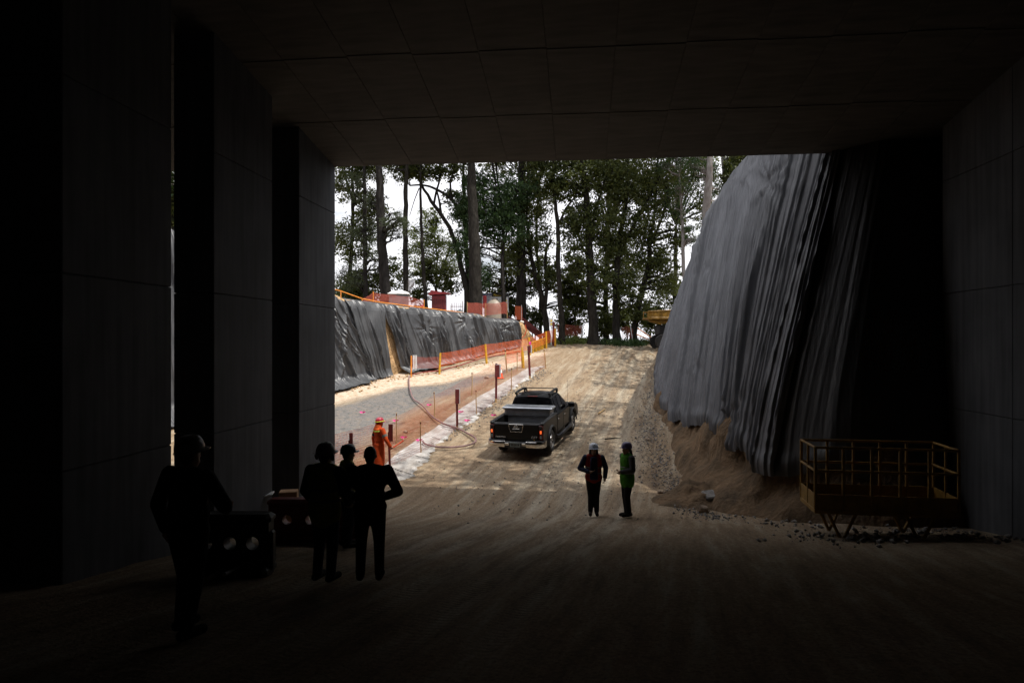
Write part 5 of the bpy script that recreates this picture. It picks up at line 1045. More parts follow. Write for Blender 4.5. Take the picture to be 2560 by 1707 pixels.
m = MB(); m.bbox((.018, 0, 1.148), (.02, .48, .022), .006); m.build('chrome_strip', M['chrome'], tg)
m = MB(); m.bbox((.012, 0, .955), (.016, .26, .045), .01); m.build('tailgate_handle', M['black'], tg); m = MB(); m.bbox((.01, 0, 1.005), (.01, .24, .014), .004); m.build('handle_edge', M['chrome'], tg)
m = MB(); m.tube([(.012, .055 * math.cos(a), 1.075 + .05 * math.sin(a)) for a in np.linspace(0, 2 * PI, 25)], .008, 8); m.bbox((.01, 0, 1.075), (.012, .15, .022), .004); m.build('badge', M['chrome'], tg, smooth=60)
text_obj('lettering', 'FRONTIER', .075, M['board_white'], tg, TR((.026, .71, .72), rz=-PI / 2) @ rot(rx=PI / 2), .004, 'LEFT')
text_obj('lettering', 'CAT', .10, M['board_white'], tg, TR((.026, -.60, .735), rz=-PI / 2) @ rot(rx=PI / 2), .003, 'CENTER')
m = MB(); m.prism([(-.028, -.022), (.028, -.022), (0, .026)], 0, .004, M=TR((.028, -.60, .665), rz=-PI / 2)); m.build('decal', M['yellow'], tg)
# tail lamps: tall, clear below, lit red above
for s_ in (-1, 1):
    m = MB(); m.bbox((.085, s_ * .825, .89), (.13, .135, .46), .02); lp = m.build('tail_lamp', M['lamp_red'], T)
    m = MB(); m.bbox((.016, s_ * .825, .92), (.02, .055, .10), .012); m.build('bulb', M['lamp_lit'], lp)
    m = MB(); m.bbox((.017, s_ * .825, .76), (.012, .06, .1), .008); m.build('reverse_lens', M['toilet_grey'], lp)
    m = MB(); m.bbox((.02, s_ * .825, 1.05), (.024, .115, .14), .008); m.build('dark_lens', M['black'], lp)
# rear bumper
m = MB(); m.bbox((-.02, 0, .50), (.2, .78, .2), .03); bp_ = m.build('bumper_step', M['trim'], T)
for s_ in (-1, 1):
    m = MB(); cs_ = [(-.12, .36), (-.135, .5), (-.13, .7), (-.09, .86), (.02, .955), (.18, .965)]
    vv = []; ff = []
    for x, y in cs_: vv += [(x + .02, s_ * y, .43), (x, s_ * y, .46), (x, s_ * y, .60), (x + .03, s_ * y, .635), (x + .1, s_ * (y - .02), .635), (x + .1, s_ * (y - .02), .43)]
    for i in range(5):
        for k in range(6): ff.append((i * 6 + k, i * 6 + (k + 1) % 6, (i + 1) * 6 + (k + 1) % 6, (i + 1) * 6 + k))
    ff += [tuple(range(6)), tuple(range(35, 29, -1))]; m.add(vv, ff); m.build('bumper_corner', M['chrome'], T, smooth=50)
    m = MB(); m.bbox((-.05, s_ * .64, .642), (.13, .52, .018), .006); m.build('step_pad', M['trim'], T)
    m = MB(); m.bbox((-.125, s_ * .28, .53), (.02, .13, .09), .01); m.build('bumper_insert', M['chrome'], T)
m = MB(); m.bbox((-.135, 0, .525), (.012, .34, .16), .004); pl = m.build('licence_plate', M['toilet_grey'], T)
for k in range(6): MB().bbox((-.144, -.12 + k * .048, .52), (.004, .03, .075), .002).build('plate_character', M['trim'], pl)
m = MB(); m.tube([(-.16, 0, .41), (-.02, 0, .41)], .03, 8); m.bbox((.3, 0, .46), (.7, .9, .12), .02); m.build('tow_hitch', M['black'], T)
# cab lower body and doors
cabp = [(1.88, .47), (3.86, .45), (3.88, 1.08), (3.7, 1.10), (1.88, 1.13)]
side(cabp, -.88, .88, 'cab_body', M['dust_paint'], b=.03)
fend = [(3.87, .46)] + arch(FAX, .47, z0=.46) + [(5.24, .46), (5.30, .70), (5.24, .88), (5.0, .97), (3.89, 1.07)]
side(fend, -.89, .89, 'front_body', M['dust_paint'], b=.04)
m = MB(); m.add([(3.75, -.78, 1.06), (3.75, .78, 1.06), (5.15, .70, .92), (5.15, -.70, .92), (3.75, -.70, 1.14), (3.75, .70, 1.14), (4.9, .60, 1.03), (4.9, -.60, 1.03)], [(0, 1, 2, 3), (7, 6, 5, 4), (0, 4, 5, 1), (1, 5, 6, 2), (2, 6, 7, 3), (3, 7, 4, 0)]); m.build('bonnet', M['paint'], T, bevel=.03)
for s_ in (-1, 1):
    m = MB(); m.bbox((5.26, s_ * .70, .78), (.1, .34, .18), .03); m.build('headlight', M['lamp_clear'], T)
m = MB(); m.bbox((5.28, 0, .76), (.08, .9, .22), .02); m.build('grille', M['chrome'], T); m = MB(); m.bbox((5.37, 0, .56), (.16, 1.74, .24), .05); m.build('front_bumper', M['paint'], T)
for s_ in (-1, 1):
    for x0, x1 in ((1.95, 2.82), (2.85, 3.80)):
        m = MB(); m.bbox(((x0 + x1) / 2, s_ * .888, .79), (x1 - x0, .02, .6), .01); dr = m.build('door', M['dust_paint'], T)
        m = MB(); m.bbox((x0 + .13, s_ * .912, .96), (.17, .03, .035), .01); m.build('handle', M['chrome'], dr)
# greenhouse: lofted roof and pillars, then glass set just proud
gb = [(1.90, .86, 1.12), (3.92, .84, 1.08)]; gt = [(2.14, .665, 1.70), (3.12, .64, 1.70)]
def gh(x, side_, k):            # interpolated half width
    return 0
st_ = [(1.88, .855, 1.115, 2.06, .665, 1.67), (2.5, .86, 1.11, 2.5, .675, 1.71), (3.0, .86, 1.10, 2.95, .67, 1.71), (4.0, .82, 1.08, 3.22, .63, 1.65)]
m = MB(); vv = []; ff = []
for (xb, yb, zb, xt, yt, zt) in st_: vv += [(xb, -yb, zb), (xt, -yt, zt), (xt, -yt * .6, zt + .045), (xt, 0, zt + .06), (xt, yt * .6, zt + .045), (xt, yt, zt), (xb, yb, zb)]
for i in range(3):
    for k in range(6): ff.append((i * 7 + k, i * 7 + k + 1, (i + 1) * 7 + k + 1, (i + 1) * 7 + k))
ff += [tuple(range(7)), tuple(range(27, 20, -1))]; m.add(vv, ff); m.build('cab_roof', M['paint'], T, smooth=40, bevel=.02)
def pane(name, q, off, parent=T, th=.012):
    q = [Vector(p) for p in q]; n = (q[1] - q[0]).cross(q[3] - q[0]).normalized(); c = sum(q, Vector()) / 4
    if n.dot(Vector(off)) < 0: n = -n
    m = MB(); a = [p + n * .004 for p in q]; b = [p + n * (.004 + th) for p in q]
    m.add([tuple(p) for p in a + b], [(0, 1, 2, 3), (7, 6, 5, 4), (0, 4, 5, 1), (1, 5, 6, 2), (2, 6, 7, 3), (3, 7, 4, 0)]); return m.build(name, M['glass'], parent)
def lerp3(a, b, k): return tuple(a[i] + (b[i] - a[i]) * k for i in range(3))
A0, A1, A2, A3 = (1.88, -.855, 1.115), (1.88, .855, 1.115), (2.06, .665, 1.67), (2.06, -.665, 1.67)
pane('rear_window', [lerp3(lerp3(A0, A1, .05), lerp3(A3, A2, .05), .05), lerp3(lerp3(A0, A1, .95), lerp3(A3, A2, .95), .05), lerp3(lerp3(A0, A1, .94), lerp3(A3, A2, .94), .93), lerp3(lerp3(A0, A1, .06), lerp3(A3, A2, .06), .93)], (-1, 0, .3))
W0, W1, W2, W3 = (4.0, -.82, 1.08), (4.0, .82, 1.08), (3.22, .63, 1.65), (3.22, -.63, 1.65)
pane('windscreen', [lerp3(lerp3(W0, W1, .05), lerp3(W3, W2, .05), .08), lerp3(lerp3(W0, W1, .95), lerp3(W3, W2, .95), .08), lerp3(lerp3(W0, W1, .94), lerp3(W3, W2, .94), .93), lerp3(lerp3(W0, W1, .06), lerp3(W3, W2, .06), .93)], (1, 0, .5))
for s_ in (-1, 1):
    for i, (k0, k1) in enumerate(((0, 1), (1, 2))):
        b0, b1 = st_[k0], st_[k1]
        bot0, bot1, top0, top1 = (b0[0] + .16 * (i == 0) + .03, s_ * b0[1], b0[2]), (b1[0] - .03, s_ * b1[1], b1[2]), (b0[3] + .08 * (i == 0) + .03, s_ * b0[4], b0[5]), (b1[3] - .03, s_ * b1[4], b1[5])
        pane('side_window', [lerp3(bot0, top0, .08), lerp3(bot1, top1, .08), lerp3(bot1, top1, .9), lerp3(bot0, top0, .9)], (0, s_, .2))
    b0, b1 = st_[2], st_[3]
    pane('side_window', [lerp3((3.03, s_ * .86, 1.1), (2.98, s_ * .67, 1.71), .08), (3.78, s_ * .827, 1.13), (3.24, s_ * .665, 1.6), lerp3((3.03, s_ * .86, 1.1), (2.98, s_ * .67, 1.71), .9)], (0, s_, .2))
    m = MB(); m.bbox((3.62, s_ * 1.02, 1.17), (.13, .24, .19), .04); mr = m.build('door_mirror', M['paint'], T); MB().tube([(3.62, s_ * .86, 1.1), (3.62, s_ * .95, 1.13)], .03, 7).build('mirror_arm', M['trim'], mr)
    # roof rails and running board
    m = MB(); m.tube([(2.02, s_ * .60, 1.81), (2.3, s_ * .61, 1.84), (3.0, s_ * .60, 1.84), (3.2, s_ * .585, 1.80), (3.3, s_ * .575, 1.70)], [.042, .042, .042, .042, .03], 10); rl = m.build('roof_rail', M['trim'], T, smooth=60)
    for x in (2.12, 3.1): MB().tube([(x, s_ * .60, 1.69), (x, s_ * .60, 1.82)], .035, 8).build('rail_foot', M['trim'], rl)
    m = MB(); m.tube([(1.75, s_ * .90, .42), (1.85, s_ * .97, .40), (3.6, s_ * .97, .40), (3.75, s_ * .9, .42)], .065, 10); m.build('running_board', M['trim'], T, smooth=60)
for x, z in ((2.1, 1.82), (3.12, 1.83)): m = MB(); m.tube([(x, -.6, z), (x, .6, z)], .018, 8); m.build('crossbar', M['trim'], T, smooth=60)
m = MB(); m.bbox((2.045, 0, 1.715), (.06, .36, .035), .012); br = m.build('brake_light', M['lamp_red'], T)
m = MB(); m.tube([(3.95, -.80, 1.08), (3.93, -.81, 2.1)], [.006, .002], 6); m.build('aerial', M['black'], T)
m = MB(); m.bbox((2.7, 0, .5), (4.6, 1.1, .2), .03); m.build('underbody', M['black'], T)
# silver crossbed toolbox
m = MB(); m.bbox((1.56, 0, 1.27), (.50, 1.62, .22), .02); tb_ = m.build('toolbox', M['alu'], T); m = MB(); m.bbox((1.545, 0, 1.42), (.56, 1.76, .085), .025); m.build('lid', M['alu'], tb_)
m = MB(); m.bbox((1.40, 0, .98), (.06, 1.42, .36), .01); m.build('inner_bin', M['alu'], tb_)
for s_ in (-1, 1): MB().bbox((1.285, s_ * .72, 1.35), (.02, .06, .05), .006).build('latch', M['steel'], tb_)
# wheels
def wheel(x, y):
    s_ = 1 if y > 0 else -1; Mw = TR((x, y, .385), rx=-PI / 2 * s_)
    ty = MB().lathe([(.235, -.11), (.33, -.13), (.375, -.10), (.388, -.04), (.388, .04), (.375, .10), (.33, .13), (.235, .11)], 34, M=Mw, caps=False); w = ty.build('wheel', M['rubber'], T, smooth=50)
    rim = MB().lathe([(.238, .10), (.225, .118), (.21, .09), (.20, .0), (.06, -.01), (.05, .085), (0, .09)], 30, M=Mw, caps=False).build('rim', M['trim'], w, smooth=50)
    for k in range(6):
        sp_ = MB(); sp_.bbox((.135, 0, .085), (.18, .055, .035), .012, M=Mw @ rot(rz=k * PI / 3)); sp_.build('spoke', M['alloy'], w)
    MB().lathe([(.21, .095), (.232, .116), (.238, .105), (.232, .09)], 30, M=Mw, caps=False).build('rim_lip', M['alloy'], w, smooth=60)
    for k in range(36): pass
for x in (RAX, FAX):
    for y in (-HALF, HALF): wheel(x, y)
m = MB()
for x in (RAX, FAX): m.tube([(x, -.75, .385), (x, .75, .385)], .07, 8)
m.build('axle', M['black'], T)
for s_ in (-1, 1): MB().bbox((.62, s_ * .74, .42), (.03, .26, .34), .01).build('mud_flap', M['rubber'], T)
# ------------------------------------------------------------------ people (local x forward, y to the person's left, z up, 1.70 m tall)
M['skin'] = mat('skin', (.33, .19, .12), .6, var=.12, scale=12)
M['hair'] = mat('dark_hair', (.012, .009, .007), .5, var=.3, scale=40, stretch=(1, 1, .2))
def cloth(name, c, v=.25): return mat(name, c, .85, spec=.2, var=v, scale=7, bump=.35, bscale=14, bdist=.03)
CL = {'navy': cloth('navy_cloth', (.02, .026, .055)), 'black': cloth('black_cloth', (.012, .012, .014)), 'orange': cloth('orange_coverall', (.50, .062, .012)), 'grey': cloth('grey_cloth', (.06, .06, .062)),
      'vest_red': cloth('red_orange_vest', (.22, .016, .008)), 'vest_green': cloth('green_vest', (.055, .21, .012)), 'vest_yellow': cloth('yellow_vest', (.22, .22, .03)), 'denim': cloth('dark_denim', (.03, .036, .055)),
      'boot': cloth('boot_leather', (.018, .014, .011)), 'reflect': mat('reflective_tape', (.10, .105, .10), .4, spec=.5), 'lime': mat('lime_tape', (.6, .75, .05), .5), 'hood': cloth('orange_neck_cloth', (.68, .11, .025))}
HEL = {'white': mat('white_helmet', (.62, .66, .74), .3, spec=.5, coat=.3), 'violet': mat('violet_helmet', (.12, .1, .2), .3, spec=.5, coat=.3), 'red': mat('red_helmet', (.5, .03, .06), .3, spec=.5, coat=.3), 'blue': mat('blue_helmet', (.03, .045, .11), .35, spec=.5), 'dark': mat('grey_helmet', (.11, .11, .11), .35, spec=.5)}
def remesh(m, name, mt, parent, vox, smooth_it=6):
    o = m.build(name, mt, None); r = o.modifiers.new('r', 'REMESH'); r.mode = 'VOXEL'; r.voxel_size = vox; r.use_smooth_shade = True
    s = o.modifiers.new('s', 'SMOOTH'); s.factor = .5; s.iterations = smooth_it
    bpy.context.view_layer.update(); baked(o); o.data.name = name
    o.data.materials.clear(); o.data.materials.append(mt); o.parent = parent
    return o
def person(feet_px, face, label, H=1.70, sh=(None, None), el=None, wr=None, hands_dir=None, jacket='navy', trousers='black', helmet=None, hair='short', vest=None, vest_long=0.0, coat=0.0, legs=None, head_turn=0.0, head_pitch=0.0, visor=True, stance=.10, extra=None, feet_xyz=None, build_w=1.0, boots='boot', lean=0.0):
    """face: heading in degrees, 0 = away from the camera, 90 = to the left, 180 = to the camera, -90 = to the right"""
    b = feet_xyz if feet_xyz is not None else G(*feet_px)
    root = thing('person', (b[0], b[1], b[2] + .02), label, 'person', rz=PI / 2 + YAW + math.radians(face)); k = H / 1.70; root.scale = (k, k, k)
    hy = .095; bw = build_w
    kn = [(.03, stance * .95, .49), (.03, -stance * .95, .49)]; an = [(-.02, stance, .085), (-.02, -stance, .085)]
    if legs: kn, an = legs
    hips = [(0, hy, .90), (0, -hy, .90)]; shd = [(lean, .185 * bw, 1.395), (lean, -.185 * bw, 1.395)]
    el = el or [(-.03, .26, 1.12), (-.03, -.26, 1.12)]; wr = wr or [(.05, .27, .88), (.05, -.27, .88)]
    hdir = hands_dir or [None, None]
    hc = Vector((.02 + lean * 1.2, 0, 1.575)); HM = Matrix.Translation(hc) @ rot(rz=math.radians(head_turn)) @ rot(ry=math.radians(head_pitch))
    def trunk(m, g):
        m.ball((lean, 0, 1.27), (.112 + g, .165 * bw + g, .20 + g)); m.ball((.005 + lean * .6, 0, 1.08), (.105 * (1 + (bw - 1) * 1.6) + g, .145 * bw + g, .17 + g)); m.ball((0, 0, .93), (.118 + g, .165 * bw + g, .13 + g))
        m.cap((lean, .10, 1.385), (lean, -.10, 1.385), .068 + g, .068 + g)
    def arms(m, g, to=1.0):
        for i in (0, 1):
            m.cap(shd[i], el[i], .062 + g, .047 + g); w = Vector(el[i]).lerp(Vector(wr[i]), to); m.cap(el[i], w, .046 + g, .034 + g)
    def leg(m, g, to=1.0):
        for i in (0, 1):
            m.cap(hips[i], kn[i], .088 * (1 + (bw - 1) * .6) + g, .058 + g); w = Vector(kn[i]).lerp(Vector(an[i]), to); m.cap(kn[i], w, .056 + g, .042 + g)
    # body: one continuous surface with face, ears, hands and five fingers
    m = MB(); trunk(m, 0); arms(m, 0); leg(m, 0)
    m.cap((lean, 0, 1.40), tuple(hc + Vector((-.012, 0, -.05))), .056, .052)
    m.ball((0, 0, .028), (.098, .076, .10), M=HM); m.ball((.028, 0, -.055), (.066, .056, .066), M=HM); m.ball((.052, 0, -.095), (.03, .03, .025), M=HM)
    m.cap((.088, 0, .012), (.108, 0, -.022), .010, .015, 8) if False else m.cap(tuple(HM @ Vector((.086, 0, .015))), tuple(HM @ Vector((.106, 0, -.022))), .010, .015, 8)
    m.cap(tuple(HM @ Vector((.082, .022, -.062))), tuple(HM @ Vector((.082, -.022, -.062))), .011, .011, 8)
    m.cap(tuple(HM @ Vector((.084, .045, .034))), tuple(HM @ Vector((.084, -.045, .034))), .010, .010, 8)
    for s_ in (-1, 1): m.ball((.0, s_ * .076, .0), (.022, .012, .032), M=HM, n=8, m=6)
    for i in (0, 1):
        e, w = Vector(el[i]), Vector(wr[i]); f = (Vector(hdir[i]) if hdir[i] else (w - e)).normalized(); s_ = 1 if i == 0 else -1
        up = Vector((0, 0, 1)) if abs(f.z) < .8 else Vector((1, 0, 0)); lat = f.cross(up).normalized(); nrm = lat.cross(f).normalized()
        if abs(f.z) >= .8: lat, nrm = Vector((1, 0, 0)) - f * f.x, None; lat.normalize(); nrm = Vector((0, -s_, 0))
        pc = w + f * .055; m.cap(w, pc, .030, .036); m.cap(pc - lat * .02, pc + lat * .02, .030, .030)
        for j, (o_, L_) in enumerate(((.032, .066), (.011, .076), (-.011, .070), (-.031, .055))):
            a = w + f * .085 + lat * o_; c1 = a + f * L_ * .55 + nrm * .012; c2 = c1 + f * L_ * .4 + nrm * .032
            m.cap(a, c1, .0105, .0100, 8); m.cap(c1, c2, .0100, .0088, 8)
        a = w + f * .03 + lat * .03; c1 = a + f * .035 + lat * .03 + nrm * .01; c2 = c1 + f * .035 + lat * .004 + nrm * .018; m.cap(a, c1, .0125, .0115, 8); m.cap(c1, c2, .0115, .0095, 8)
    for i in (0, 1): x, y, z = an[i]; m.cap((x - .03, y, .045 + z - .085), (x + .15, y * 1.08, .032 + z - .085), .038, .03)
    remesh(m, 'body', M['skin'], root, .0105, 4)
    m = MB(); leg(m, .020, 1.0); m.ball((0, 0, .93), (.135, .178 * bw, .13)); 
    if coat:                                           # long coat or coverall skirt
        m.tube([(0, 0, 1.0), (0, 0, .75), (0, 0, .75 - coat * .5), (0, 0, .75 - coat)], [.145, .165, .17, .16], 18)
    remesh(m, 'trousers', CL[trousers], root, .015, 7)
    m = MB(); trunk(m, .024); arms(m, .021, .97); m.ball((0, 0, .93), (.145, .19 * bw, .12)); m.tube([(lean, 0, 1.40), (lean * 1.1, 0, 1.475)], [.085, .068], 14)
    rr_ = random.Random(int(abs(b[0]) * 100))
    for _ in range(14): a = rr_.uniform(0, 2 * PI); z = rr_.uniform(.92, 1.3); m.cap((.11 * math.cos(a), .155 * bw * math.sin(a), z), (.11 * math.cos(a + .5), .155 * bw * math.sin(a + .5), z + rr_.uniform(-.08, .05)), .022, .022, 6)
    remesh(m, 'jacket', CL[jacket], root, .015, 5)
    m = MB()
    for i in (0, 1): x, y, z = an[i]; dz = z - .085; m.cap((x - .045, y, .055 + dz), (x + .165, y * 1.1, .045 + dz), .050, .045); m.cap((x, y, .06 + dz), (x, y, .2 + dz), .055, .058)
    remesh(m, 'boots', CL[boots], root, .014, 3)
    if vest:
        open_ = vest == 'vest_red'
        m = MB(); trunk(m, .045); m.ball((0, 0, .93 - vest_long * .5), (.16, .205 * bw, .12 + vest_long))
        v = remesh(m, 'vest', CL[vest], root, .016, 5)
        for z in (1.04, 1.17): MB().tube([((.147 if z < 1.1 else .136) * math.cos(a) + lean * .6, ((.178 if z < 1.1 else .183) * bw) * math.sin(a), z) for a in np.linspace(0, 2 * PI, 33)], .02, 6).build('reflective_band', CL['reflect'], v, smooth=60)
        if open_:
            m = MB()
            for y in (-.045, 0, .045): m.cap((.125 + lean, y, 1.40), (.150, y * 1.2, .92), .042, .05)
            remesh(m, 'jacket_front', CL[jacket], root, .014, 4)
    def hp(x, y, z): return tuple(HM @ Vector((x, y, z)))
    if hair == 'long':
        m = MB(); m.ball((-.012, 0, .036), (.103, .084, .103), M=HM)
        for y in (-.07, -.035, 0, .035, .07): m.cap(hp(-.045 + abs(y) * .55, y, .0), (lean - .06 + abs(y) * .7, y * 1.5, 1.36 - abs(y)), .042, .036)
        remesh(m, 'hair', M['hair'], root, .013, 5)
    elif hair == 'tail':
        m = MB(); m.ball((-.012, 0, .036), (.103, .083, .103), M=HM); m.cap(hp(-.09, 0, .02), (lean - .13, 0, 1.42), .04, .03); m.cap((lean - .13, 0, 1.42), (lean - .14, 0, 1.28), .032, .014); remesh(m, 'hair', M['hair'], root, .013, 5)
    elif hair == 'short':
        m = MB(); m.ball((-.014, 0, .034), (.103, .082, .101), M=HM); m.ball((-.04, 0, -.02), (.062, .066, .07), M=HM); remesh(m, 'hair', M['hair'], root, .012, 4)
    if helmet:
        hm = MB(); vv = []; n = 28; prof_ = [(1.0, 0), (.99, .03), (.94, .06), (.82, .09), (.62, .112), (.34, .125), (.0, .129)]
        for r_, z in prof_:
            for q_ in range(n): g = 2 * PI * q_ / n; vv.append((.132 * r_ * math.cos(g), .112 * r_ * math.sin(g), .045 + z * 1.08))
        ff = [(i * n + q_, i * n + (q_ + 1) % n, (i + 1) * n + (q_ + 1) % n, (i + 1) * n + q_) for i in range(len(prof_) - 1) for q_ in range(n)]; hm.add(vv, ff, HM @ rot(ry=-.1))
        he = hm.build('helmet', HEL[helmet], root, smooth=60); so = he.modifiers.new('s', 'SOLIDIFY'); so.thickness = .004; so.offset = 1
        br = MB(); vv = []
        for q_ in range(n):
            g = 2 * PI * q_ / n; ex = .012 + (.055 * max(0, math.cos(g)) ** 1.5 if visor else .02)
            for e_, z in ((0, .047), (ex, .040), (ex, .034), (0, .040)): vv.append(((.131 + e_) * math.cos(g), (.111 + e_ * .8) * math.sin(g), z))
        ff = [(q_ * 4 + k_, q_ * 4 + (k_ + 1) % 4, ((q_ + 1) % n) * 4 + (k_ + 1) % 4, ((q_ + 1) % n) * 4 + k_) for q_ in range(n) for k_ in range(4)]; br.add(vv, ff, HM @ rot(ry=-.1)); br.build('brim', HEL[helmet], he, smooth=50)
        MB().cap(hp(.09, 0, .155), hp(-.10, 0, .16), .012, .012).build('crest', HEL[helmet], he, smooth=60)
    if extra: extra(root, HM, hc, el, wr)
    return root
# two women by the portal edge
person((1484, 1289), 176, 'woman with long dark hair, white helmet and red-orange vest facing the camera', 1.66, helmet='white', hair='long', jacket='navy', trousers='black', vest='vest_red', vest_long=.02,
       el=[(-.06, .30, 1.14), (-.02, -.33, 1.13)], wr=[(.06, .27, .93), (.17, -.12, 1.08)], hands_dir=[None, (.15, .8, .1)], stance=.075, build_w=1.06)
person((1568, 1293), 112, 'woman in bright green vest and violet helmet, in profile facing left', 1.67, helmet='violet', hair='tail', jacket='grey', trousers='black', vest='vest_green', vest_long=.13, build_w=1.08,
       el=[(.02, .28, 1.14), (-.14, -.27, 1.16)], wr=[(.2, .1, 1.08), (.06, -.2, 1.0)], hands_dir=[(.4, -.8, 0), (.7, .5, -.1)], stance=.05)
# worker in orange with a baton
def orange_x(root, HM, hc, el, wr):
    m = MB(); m.ball((-.01, 0, .0), (.108, .088, .10), M=HM); m.cap((-.035, 0, 1.52), (-.05, 0, 1.40), .095, .115); m.ball((-.03, 0, 1.40), (.14, .16, .06)); o = remesh(m, 'neck_cloth', CL['hood'], root, .013, 4)
    for z, r_ in ((1.385, .168), (1.365, .178)): MB().tube([(-.02 + r_ * .86 * math.cos(a), r_ * math.sin(a), z + .02 * math.cos(a)) for a in np.linspace(0, 2 * PI, 25)], .008, 6).build('lime_trim', CL['lime'], o, smooth=60)
    MB().tube([(-.02 + .148 * math.cos(a), .172 * math.sin(a), 1.375 + .02 * math.cos(a)) for a in np.linspace(0, 2 * PI, 25)], .011, 6).build('dark_trim', CL['navy'], o, smooth=60)
    MB().tube([tuple(HM @ rot(ry=-.1) @ Vector((.136 * math.cos(a), .117 * math.sin(a), .068))) for a in np.linspace(0, 2 * PI, 29)], .014, 6).build('helmet_band', CL['lime'], root, smooth=60)
    for i in (0, 1):
        a = Vector((0, .185 * (1 - 2 * i), 1.395)).lerp(Vector(el[i]), .62); d = (Vector(el[i]) - Vector((0, .185 * (1 - 2 * i), 1.395))).normalized(); MB().tube([a - d * .035, a + d * .035], .079, 14).build('sleeve_band', CL['reflect'] if i == 1 else CL['navy'], root, smooth=60)
    w = Vector(wr[1]); f = Vector((.62, -.1, .5)).normalized(); p = w + (Vector(wr[1]) - Vector(el[1])).normalized() * .07 + Vector((.01, 0, 0))
ow = person((948, 1193), -50, 'worker in long orange coveralls and red helmet directing traffic with a red baton', 1.70, helmet='red', hair=None, jacket='orange', trousers='orange', coat=.42, extra=orange_x, build_w=1.05,
       el=[(-.02, .30, 1.12), (.05, -.31, 1.13)], wr=[(-.02, .27, .90), (.17, -.36, .91)], hands_dir=[None, (.6, -.1, -.5)])
hw = ow.matrix_basis @ Matrix.Scale(1.0, 4) @ Vector((.21, -.365, .85)); dv = ow.matrix_basis.to_3x3() @ Vector((.62, -.25, .42)); 
MB().tube([tuple(-dv.normalized() * .07), tuple(dv.normalized() * .1), tuple(dv.normalized() * .42)], [.016, .018, .02], 10).build('b', M['cone'])
o = bpy.data.objects['b']; o.name = 'signal_baton'; o.data.name = 'signal_baton'; o.location = hw; tag(o, 'red signal baton held by the worker in orange', 'baton')
# dark figures in the shade
person((925, 1453), 4, 'dark bareheaded man seen from behind, hands folded before him, rightmost of the shaded group', 1.63, hair='short', jacket='black', trousers='black', build_w=1.18,
       el=[(-.02, .33, 1.13), (.0, -.36, 1.12)], wr=[(.2, .16, 1.0), (.2, -.12, 1.0)], hands_dir=[(.3, -.8, 0), (.3, .8, 0)], stance=.12)
def muffs(root, HM, hc, el, wr):
    m = MB()
    for s_ in (-1, 1): m.ball((-.02, s_ * .115, .0), (.035, .025, .045), M=HM, n=10, m=8)
    o = m.build('ear_muffs', M['black'], root, smooth=60)
    MB().tube([tuple(HM @ Vector((-.05, .14 + .018 * math.cos(a), .03 + .022 * math.sin(a)))) for a in np.linspace(0, 2 * PI, 13)], .004, 5).build('ring', M['steel'], o)
person((812, 1455), -18, 'dark figure in dim yellow vest, helmet and ear muffs, looking towards the pickup', 1.64, helmet='dark', hair='short', jacket='black', trousers='denim', vest='vest_yellow', vest_long=.1, build_w=1.1, extra=muffs,
       el=[(-.02, .28, 1.13), (.04, -.29, 1.13)], wr=[(.12, .22, .93), (.2, -.22, .96)])
person((868, 1370), -62, 'dark man in a cap-brimmed blue helmet, half hidden in the middle of the shaded group', 1.66, helmet='blue', hair='short', jacket='grey', trousers='denim', vest='vest_yellow',
       el=[(-.02, .27, 1.13), (.04, -.28, 1.12)], wr=[(.16, .2, .95), (.2, -.18, .96)])
person((470, 1588), -25, 'nearest figure, a nearly black helmeted man standing alone at the left', 1.68, helmet='dark', hair='short', jacket='black', trousers='black', build_w=1.22,
       el=[(-.04, .34, 1.12), (.08, -.36, 1.15)], wr=[(.04, .34, .88), (.28, -.16, 1.06)], hands_dir=[None, (.5, .7, .1)], stance=.12, legs=([(.06, .1, .49), (-.02, -.11, .49)], [(.02, .11, .085), (-.12, -.12, .09)]))
fp = P(1051, 800, 44.2); person(None, -100, 'distant worker in orange with red helmet, bending behind the black sheets', 1.6, helmet='red', hair='short', jacket='orange', trousers='orange', feet_xyz=np.array((fp[0], fp[1], BZ - .05)), lean=.10)
